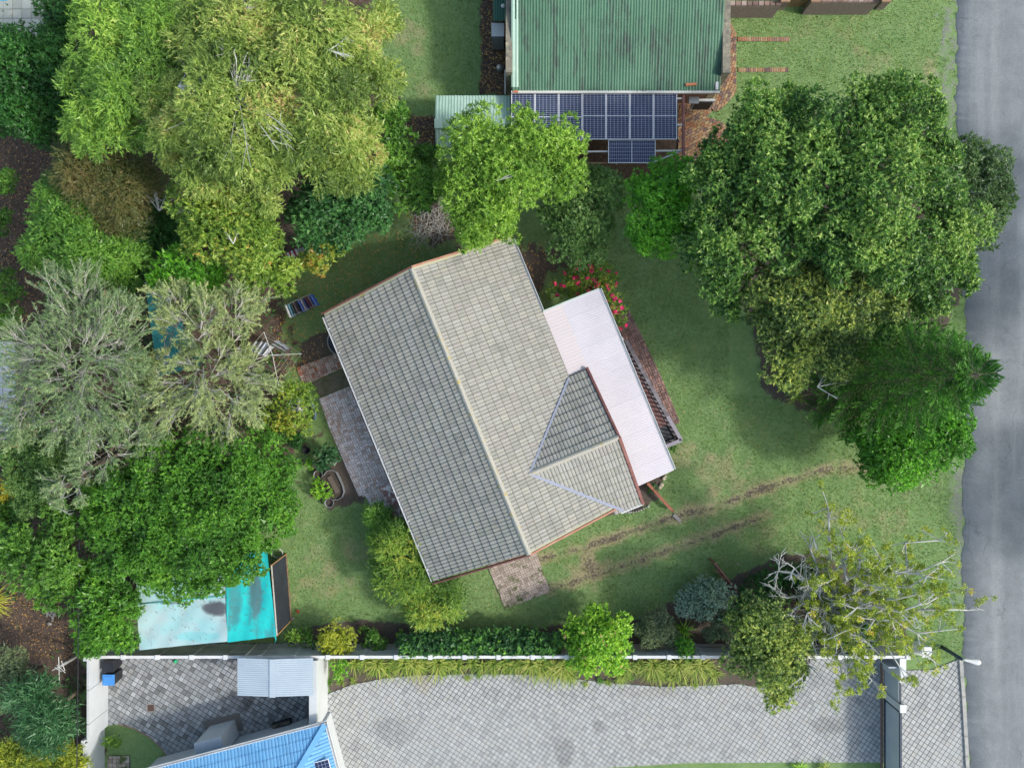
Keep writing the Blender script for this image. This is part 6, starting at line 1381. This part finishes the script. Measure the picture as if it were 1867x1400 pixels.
# ------------------------------------------------------------------ sparse tree with bare grey limbs
def sparse():
    r = np.random.default_rng(5); base = np.array(W(1453, 1064, 0)); fork = np.array(W(1490, 1092, 2.5))
    t = thing('sparse_tree', 'thin-crowned tree with bare silver limbs and mustard leaf tufts over the gate', 'tree', tuple(base))
    b = MB(); b.tube([tuple(base), tuple((base + fork) / 2), tuple(fork)], [.2, .17, .15], 8)
    tg = [(1420, 1030, 4.5, 0), (1412, 1075, 4.2, 0), (1425, 1122, 4.2, .0), (1448, 1035, 4.6, .15), (1440, 1190, 4.2, .0), (1462, 1235, 4.4, .15), (1530, 1265, 4.6, .8), (1590, 1240, 5, 1), (1545, 1210, 4.8, .8), (1640, 1215, 5.2, 1), (1690, 1195, 5.2, .9), (1712, 1150, 5.2, .9), (1764, 1112, 4.8, .8),
          (1722, 1080, 5.2, .9), (1716, 1025, 5.2, 1), (1712, 985, 5, 1), (1660, 1040, 5.4, .5), (1600, 1010, 5.4, .9), (1560, 1000, 5.4, 1), (1535, 975, 5, .9), (1510, 925, 4.8, .9), (1484, 985, 4.6, .1), (1625, 1130, 5.6, .9), (1560, 1110, 5.6, .6), (1640, 1165, 5.4, 1), (1690, 1100, 5.6, .9), (1500, 1060, 5, .6), (1475, 1125, 4.8, .5), (1520, 1160, 5, .6), (1600, 1070, 5.6, .8), (1580, 1170, 5.2, .9), (1690, 1050, 5.4, .6)]
    A = []; B = []; RA = []; RB = []; tips = []
    for x, y, z, lf in tg:
        e = np.array(W(x, y, z)); L = np.linalg.norm(e - fork); m = 6; pts = []
        for k in range(m + 1):
            f = k / m; p = fork + (e - fork) * f + np.array([0, 0, .5 * math.sin(f * 3.14) * .4 * L * .3]) + r.normal(size=3) * .07 * L * (0 < k < m) * .6
            pts.append(p)
        b.tube([tuple(p) for p in pts], [max(.014, (.045 + .014 * L) * (1 - .78 * k / m)) for k in range(m + 1)], 6)
        for k in range(2, m + 1):
            for j in range(3):
                d = unit((pts[k] - pts[k - 1]) / np.linalg.norm(pts[k] - pts[k - 1]) * .7 + r.normal(size=3) * np.array([.7, .7, .45])); l = r.uniform(.35, .9); q = pts[k] + d * l
                A.append(pts[k]); B.append(q); RA.append(.028); RB.append(.014); tips.append((q, lf))
                for i in range(3):
                    d2 = unit(d + r.normal(size=3) * .8); s = pts[k] + d * l * r.uniform(.4, 1); q2 = s + d2 * r.uniform(.18, .45)
                    A.append(s); B.append(q2); RA.append(.016); RB.append(.008); tips.append((q2, lf))
    b.build('trunk', BARK_GREY, t); v, q = prisms(np.array(A), np.array(B), np.array(RA), np.array(RB)); place('branchwork', npmesh('branchwork', v, q, BARK_GREY), t)
    P = np.array([p for p, lf in tips if r.random() < lf * .72]); n = len(P); k = 36; Pc = np.repeat(P, k, 0); m = n * k
    D = unit(rsph(r, m) + np.array([0, 0, .3])); base_ = Pc + rsph(r, m) * .14 * r.uniform(0, 1, (m, 1)) ** .5
    T = .45 + np.repeat(r.normal(size=n) * .18, k) + r.normal(size=m) * .13
    v, q = leafquads(base_, D, unit(np.array([0, 0, 1.]) + rsph(r, m) * .8), r.uniform(.07, .12, m), r.uniform(.04, .06, m)); TRI[0] += m
    place('crown', npmesh('crown', v, q, PAL['sparse'], np.clip(T, .01, .99)), t)
sparse()

# ------------------------------------------------------------------ strap-leaved tufts, spiky plants
def tuft(name, label, x, y, z, n, L, wd, pal, seed, lean=(0, 0), group=None, rise=.75, tb=0.):
    r = np.random.default_rng(seed); p = np.array(W(x, y, 0)); p[2] = z
    a = r.uniform(0, 2 * math.pi, n); d = np.stack([np.cos(a), np.sin(a), np.zeros(n)], 1) + np.array([lean[0], lean[1], 0]); d = d * r.uniform(.25, 1, (n, 1)) * L
    h = L * rise * r.uniform(.5, 1.1, n); ts = [0, .35, .7, 1]; s = unit(np.cross(d, [0, 0, 1.])); pts = []
    b0 = p + rsph(r, n) * np.array([.06, .06, 0])
    for t_ in ts:
        c = b0 + d * t_; c[:, 2] = np.maximum(.03, z + h * (1.9 * t_ - 1.75 * t_ * t_) + .02); w = wd * (1 - t_ ** 2 * .93)
        pts += [c - s * w, c + s * w]
    v = np.stack(pts, 1).reshape(-1, 3); o = np.arange(n)[:, None] * 8
    q = np.concatenate([o + np.array([[2 * k, 2 * k + 1, 2 * k + 3, 2 * k + 2]]) for k in range(3)])
    T = np.tile(.5 + r.normal(size=n) * .25 + tb, 3); TRI[0] += 2 * len(q)
    solo(place(name, npmesh(name, v, q, PAL[pal], np.clip(T, .01, .99))), label, 'plant', group)
tl = [(648, 1205), (690, 1203), (706, 1214), (740, 1200), (775, 1204), (800, 1203), (835, 1206), (880, 1208), (920, 1204), (950, 1206), (985, 1205), (1010, 1210), (1150, 1210), (1178, 1216), (1200, 1222), (1235, 1206), (1262, 1206), (1290, 1210), (1225, 1230), (1130, 1226),
      (668, 1202), (722, 1203), (757, 1202), (818, 1206), (860, 1204), (900, 1206), (936, 1208), (968, 1204), (1000, 1206), (1028, 1208), (1040, 1222), (1140, 1212), (1165, 1206), (1190, 1206), (1215, 1208), (1248, 1214), (1276, 1206), (1300, 1222)]
for k, (x, y) in enumerate(tl):
    big = k in (1, 3, 5, 10, 11, 15, 16, 22, 27, 29, 33, 36)
    tuft('strap_tuft', 'strap-leaved grass tuft along the wall side of the driveway', x, y, .05, 130 if big else 80, .95 if big else .62, .019, 'strap', 300 + k, (0, -.45), 'strap-leaved tufts along the driveway border', tb=.1 if big else -.05)
rr = random.Random(8)
for k in range(30):
    x = 605 + k * 23 + rr.uniform(-8, 8); y = min(1222 + 6 * math.sin(k * .7), 1236) + rr.uniform(-6, 6) + (14 if 1060 < x < 1300 else 0) + (14 if x < 680 else 0)
    tuft('border_tuft', 'low scruffy green tuft at the paving edge of the driveway border', x, y, .03, 45, .32, .013, 'strap' if k % 3 else 'mid', 400 + k, (0, 0), 'low tufts along the driveway edge', .6, -.1)
tuft('spiky_plant', 'spiky bright green strap plant between the heath shrub and the bare bed', 1245, 1145, .1, 60, .75, .024, 'lime', 501, tb=.1)
tuft('spiky_plant', 'golden-green spiky plant at the left edge above the leaf litter', 5, 1085, .4, 140, 1.15, .02, 'gold', 502, tb=.15)
tuft('spiky_plant', 'long-leaved plant at the lawn edge of the bed under the tiered pine', 1448, 722, .1, 40, .8, .022, 'strap', 503)
tuft('spiky_plant', 'dry-tipped grass tuft beside the sliding gate at the bottom edge', 1500, 1397, .1, 70, .6, .016, 'strap', 504)
tuft('spiky_plant', 'green leafy tuft at the bottom edge left of the dry-tipped tuft', 1455, 1396, .1, 50, .5, .03, 'lime', 505)

# ------------------------------------------------------------------ brushwood, dead twigs, fallen leaves, grass
r = np.random.default_rng(9)
def brush(name, label, x0, y0, w, h, z, n, L, mat, horiz=None, rad=.012):
    A = np.array([W(x0 + r.uniform(-w, w), y0 + r.uniform(-h, h), z) for _ in range(n)]); A[:, 2] += r.uniform(-.12, .12, n)
    a = r.uniform(0, 6.28, n) if horiz is None else r.normal(horiz, .6, n); d = np.stack([np.cos(a), np.sin(a), r.normal(size=n) * .25], 1) * r.uniform(.4, 1, (n, 1)) * L
    v, q = prisms(A, A + d, np.full(n, rad), np.full(n, rad * .4)); o = place(name, npmesh(name, v, q, mat)); solo(o, label, 'branches'); return o
brush('brushwood', 'heap of grey pruned branches behind the tiled roof', 785, 408, 30, 26, .4, 120, 1.3, TWIG, None, .012)
def snag(x0, y0, z, n, L, ang, label, seed):
    rs = np.random.default_rng(seed); p = np.array(W(x0, y0, z)); A = []; B = []; RA = []; RB = []
    for k in range(n):
        a = ang + rs.normal() * .55; d = unit(np.array([math.cos(a), math.sin(a), rs.normal() * .2])); e = p + d * L * rs.uniform(.5, 1); A.append(p); B.append(e); RA.append(.024); RB.append(.009)
        for j in range(5):
            s = p + (e - p) * rs.uniform(.3, 1); d2 = unit(d + rs.normal(size=3) * .6); A.append(s); B.append(s + d2 * L * .35 * rs.uniform(.4, 1)); RA.append(.012); RB.append(.005)
    v, q = prisms(np.array(A), np.array(B), np.array(RA), np.array(RB)); solo(place('dead_branch', npmesh('dead_branch', v, q, BARK_GREY)), label, 'branch')
for k, a in enumerate(((325, 158, 9.3, 10, 1.6, .1, 'fan of bare grey twigs high in the olive-yellow crown, left one'), (430, 168, 10.0, 11, 1.3, 1.2, 'spray of bare grey twigs in the middle of the olive-yellow crown'), (435, 175, 9.9, 7, 2.6, -1.15, 'long bare drooping twigs in the middle of the olive-yellow crown'),
                       (400, 40, 9.9, 6, 1.6, -.9, 'bare grey branch in the crown near the top edge'), (453, 20, 10.0, 4, 1.5, 1.5, 'pale forked bare branch cut by the top edge'), (600, 92, 10.2, 3, 1.0, 0.1, 'short pale bare twig in the upper right of the crown'),
                       (425, 445, 6.6, 4, .9, 1.9, 'pale forked twig on the yellow-green tree above the drying rack'), (360, 392, 6.3, 4, 1.0, 2.8, 'pale twig on the left of the yellow-green tree'), (290, 385, 4.9, 7, 1.1, 1.9, 'grey twigs curling at the right of the russet tree'), (905, 330, 6.8, 3, .8, .6, 'thin bare twig on the light green tree'),
                       (90, 920, 3.6, 4, 1.5, .1, 'bare grey branch across the shade at the left'), (1490, 705, 5.3, 4, 1.3, .4, 'bare grey twigs at the foot of the olive brown-green tree'))):
    snag(*a[:6], a[6], 600 + k)
def litter(name, polys, n, seed, pal, L, label=None, hard=True, z=.03):
    rs = np.random.default_rng(seed); pts = []
    for poly, frac in polys:
        xs = [p[0] for p in poly]; ys = [p[1] for p in poly]; x = rs.uniform(min(xs), max(xs), int(n * frac * 3)); y = rs.uniform(min(ys), max(ys), len(x)); k = inpoly(x, y, poly)
        pts.append(np.stack([x[k], y[k]], 1)[:int(n * frac)])
    p = np.concatenate(pts); s = H / F; m = len(p); C = np.stack([(p[:, 0] - CX) * s, (CY - p[:, 1]) * s, np.full(m, z)], 1); C[:, 2] += rs.uniform(0, .03, m)
    a = rs.uniform(0, 6.28, m); D = unit(np.stack([np.cos(a), np.sin(a), rs.normal(size=m) * .2], 1)); N = unit(np.array([0, 0, 1.]) + rsph(rs, m) * .35); l = rs.uniform(.5, 1.4, m) * L
    v, q = leafquads(C, D, N, l, l * .55); place(name, npmesh(name, v, q, PAL[pal], rs.uniform(.02, .98, m)), kind='stuff')
SHADE = [(560, 470), (640, 440), (740, 380), (840, 420), (600, 570), (580, 690), (500, 690), (500, 590)]
litter('fallen_leaves', [(SHADE, .30), ([(0, 240), (90, 260), (110, 330), (60, 420), (90, 560), (0, 600)], .15), ([(0, 1080), (110, 1080), (150, 1200), (0, 1200)], .13), ([(876, 0), (924, 0), (924, 172), (876, 172)], .13), ([(733, 211), (795, 211), (795, 290), (745, 285)], .06), (BRICKPATIO, .08), ([(930, 440), (1040, 440), (1000, 560), (940, 520)], .06)], 4200, 1, 'dead', .075)
litter('fallen_leaves', [([(600, 950), (1750, 860), (1700, 1000), (1000, 1100), (560, 1140)], .6), ([(1200, 500), (1380, 620), (1480, 800), (1220, 860)], .25), ([(1350, 20), (1700, 20), (1700, 150), (1350, 150)], .15)], 340, 2, 'dead', .06)
LEFTWOOD = [(-60, -40), (110, -40), (300, 250), (540, 520), (500, 560), (560, 780), (260, 1100), (160, 1200), (140, 1420), (-60, 1420)]
def undergrowth():
    rs = np.random.default_rng(31); n = 26000; x = rs.uniform(-60, 700, n * 2); y = rs.uniform(-40, 1420, n * 2); k = inpoly(x, y, LEFTWOOD)
    pth = inpoly(x, y, [(-60, 235), (100, 262), (130, 330), (60, 420), (100, 560), (60, 610), (-60, 610)]) | inpoly(x, y, [(-60, 1090), (110, 1090), (150, 1190), (130, 1240), (60, 1230), (-60, 1200)]) | inpoly(x, y, POOL_DECK)
    nz = np.sin(x * .06 + 1.3 * np.sin(y * .043)) + np.sin(y * .07 + 1.7 * np.sin(x * .05)); k &= (~pth | (rs.random(len(x)) < .05)) & (nz > -.5)
    x, y = x[k], y[k]; m = len(x); C = np.stack([(x - CX) * H / F, (CY - y) * H / F, rs.uniform(.02, .55, m)], 1); D = unit(rsph(rs, m) + np.array([0, 0, .4])); N = unit(np.array([0, 0, 1.]) + rsph(rs, m) * .7)
    v, q = leafquads(C, D, N, rs.uniform(.12, .24, m), rs.uniform(.05, .1, m)); TRI[0] += m; place('undergrowth', npmesh('undergrowth', v, q, PAL['dark'], rs.uniform(.0, .8, m)), kind='stuff')
undergrowth()
def grass():
    rs = np.random.default_rng(41); n = 260000; x = rs.uniform(480, 1760, n); y = rs.uniform(-20, 1200, n)
    xi = (x - CX) * H / F; yi = (CY - y) * H / F
    ix = np.clip(np.searchsorted(GX[0], xi) - 1, 0, GX.shape[1] - 1); iy = np.clip(np.searchsorted(GY[:, 0], yi) - 1, 0, GX.shape[0] - 1)
    ok = (GSOIL[iy, ix] < .45) & (GMULCH[iy, ix] < .45) & (GGRAV[iy, ix] < .4)
    for p in HARD: ok &= ~inpoly(x, y, p)
    u = xi * HD.x + yi * HD.y; v_ = xi * HN.x + yi * HN.y
    ok &= ~((u > -5.7) & (u < 6.5) & (v_ > -6.1) & (v_ < 5.3)) & ~inpoly(x, y, [(930, -50), (1320, -50), (1320, 190), (930, 190)])
    # nothing shows under the dense crowns
    for bx in ((480, -20, 700, 430), (1330, 260, 1720, 720), (790, 220, 1040, 420)): ok &= ~((x > bx[0]) & (x < bx[2]) & (y > bx[1]) & (y < bx[3]))
    x, y, xi, yi = x[ok], y[ok], xi[ok], yi[ok]; m = len(x); zz = GZ[iy[ok], ix[ok]]
    b = np.stack([xi, yi, zz - .005], 1); a = rs.uniform(0, 6.28, m); s = np.stack([np.cos(a), np.sin(a), np.zeros(m)], 1) * rs.uniform(.008, .022, (m, 1)); h = rs.uniform(.03, .10, m)
    tip = b + np.stack([rs.normal(size=m) * .035, rs.normal(size=m) * .035, h], 1)
    v = np.stack([b - s, b + s, tip], 1).reshape(-1, 3); q = np.arange(m * 3).reshape(-1, 3)
    pt = .5 + .2 * np.sin(xi * 1.7 + np.sin(yi * 1.1) * 2) * np.sin(yi * 1.9 + 1.3) + rs.normal(size=m) * .2
    TRI[0] += m; place('grass', npmesh('grass', v, q, PAL['grass'], np.clip(pt, .02, .98)), kind='stuff')
grass()
# trees on the far side of the road (outside the frame, they shade the road)
tree('roadside_tree', 'tree across the road whose shade falls on the asphalt', 'tree', 'mid', [(2330, 480, 110, 7), (2380, 330, 120, 7), (2300, 620, 80, 6.5), (2420, 560, 110, 7.5)], 'rosette', 2.4, (.3, .15), 90)
tree('roadside_tree', 'tree across the road shading the lower part of the asphalt', 'tree', 'mid', [(2420, 1080, 110, 7), (2390, 950, 80, 6.5)], 'rosette', 2.4, (.3, .15), 91)
print('leaf tris', TRI[0], 'objects', len(bpy.data.objects))
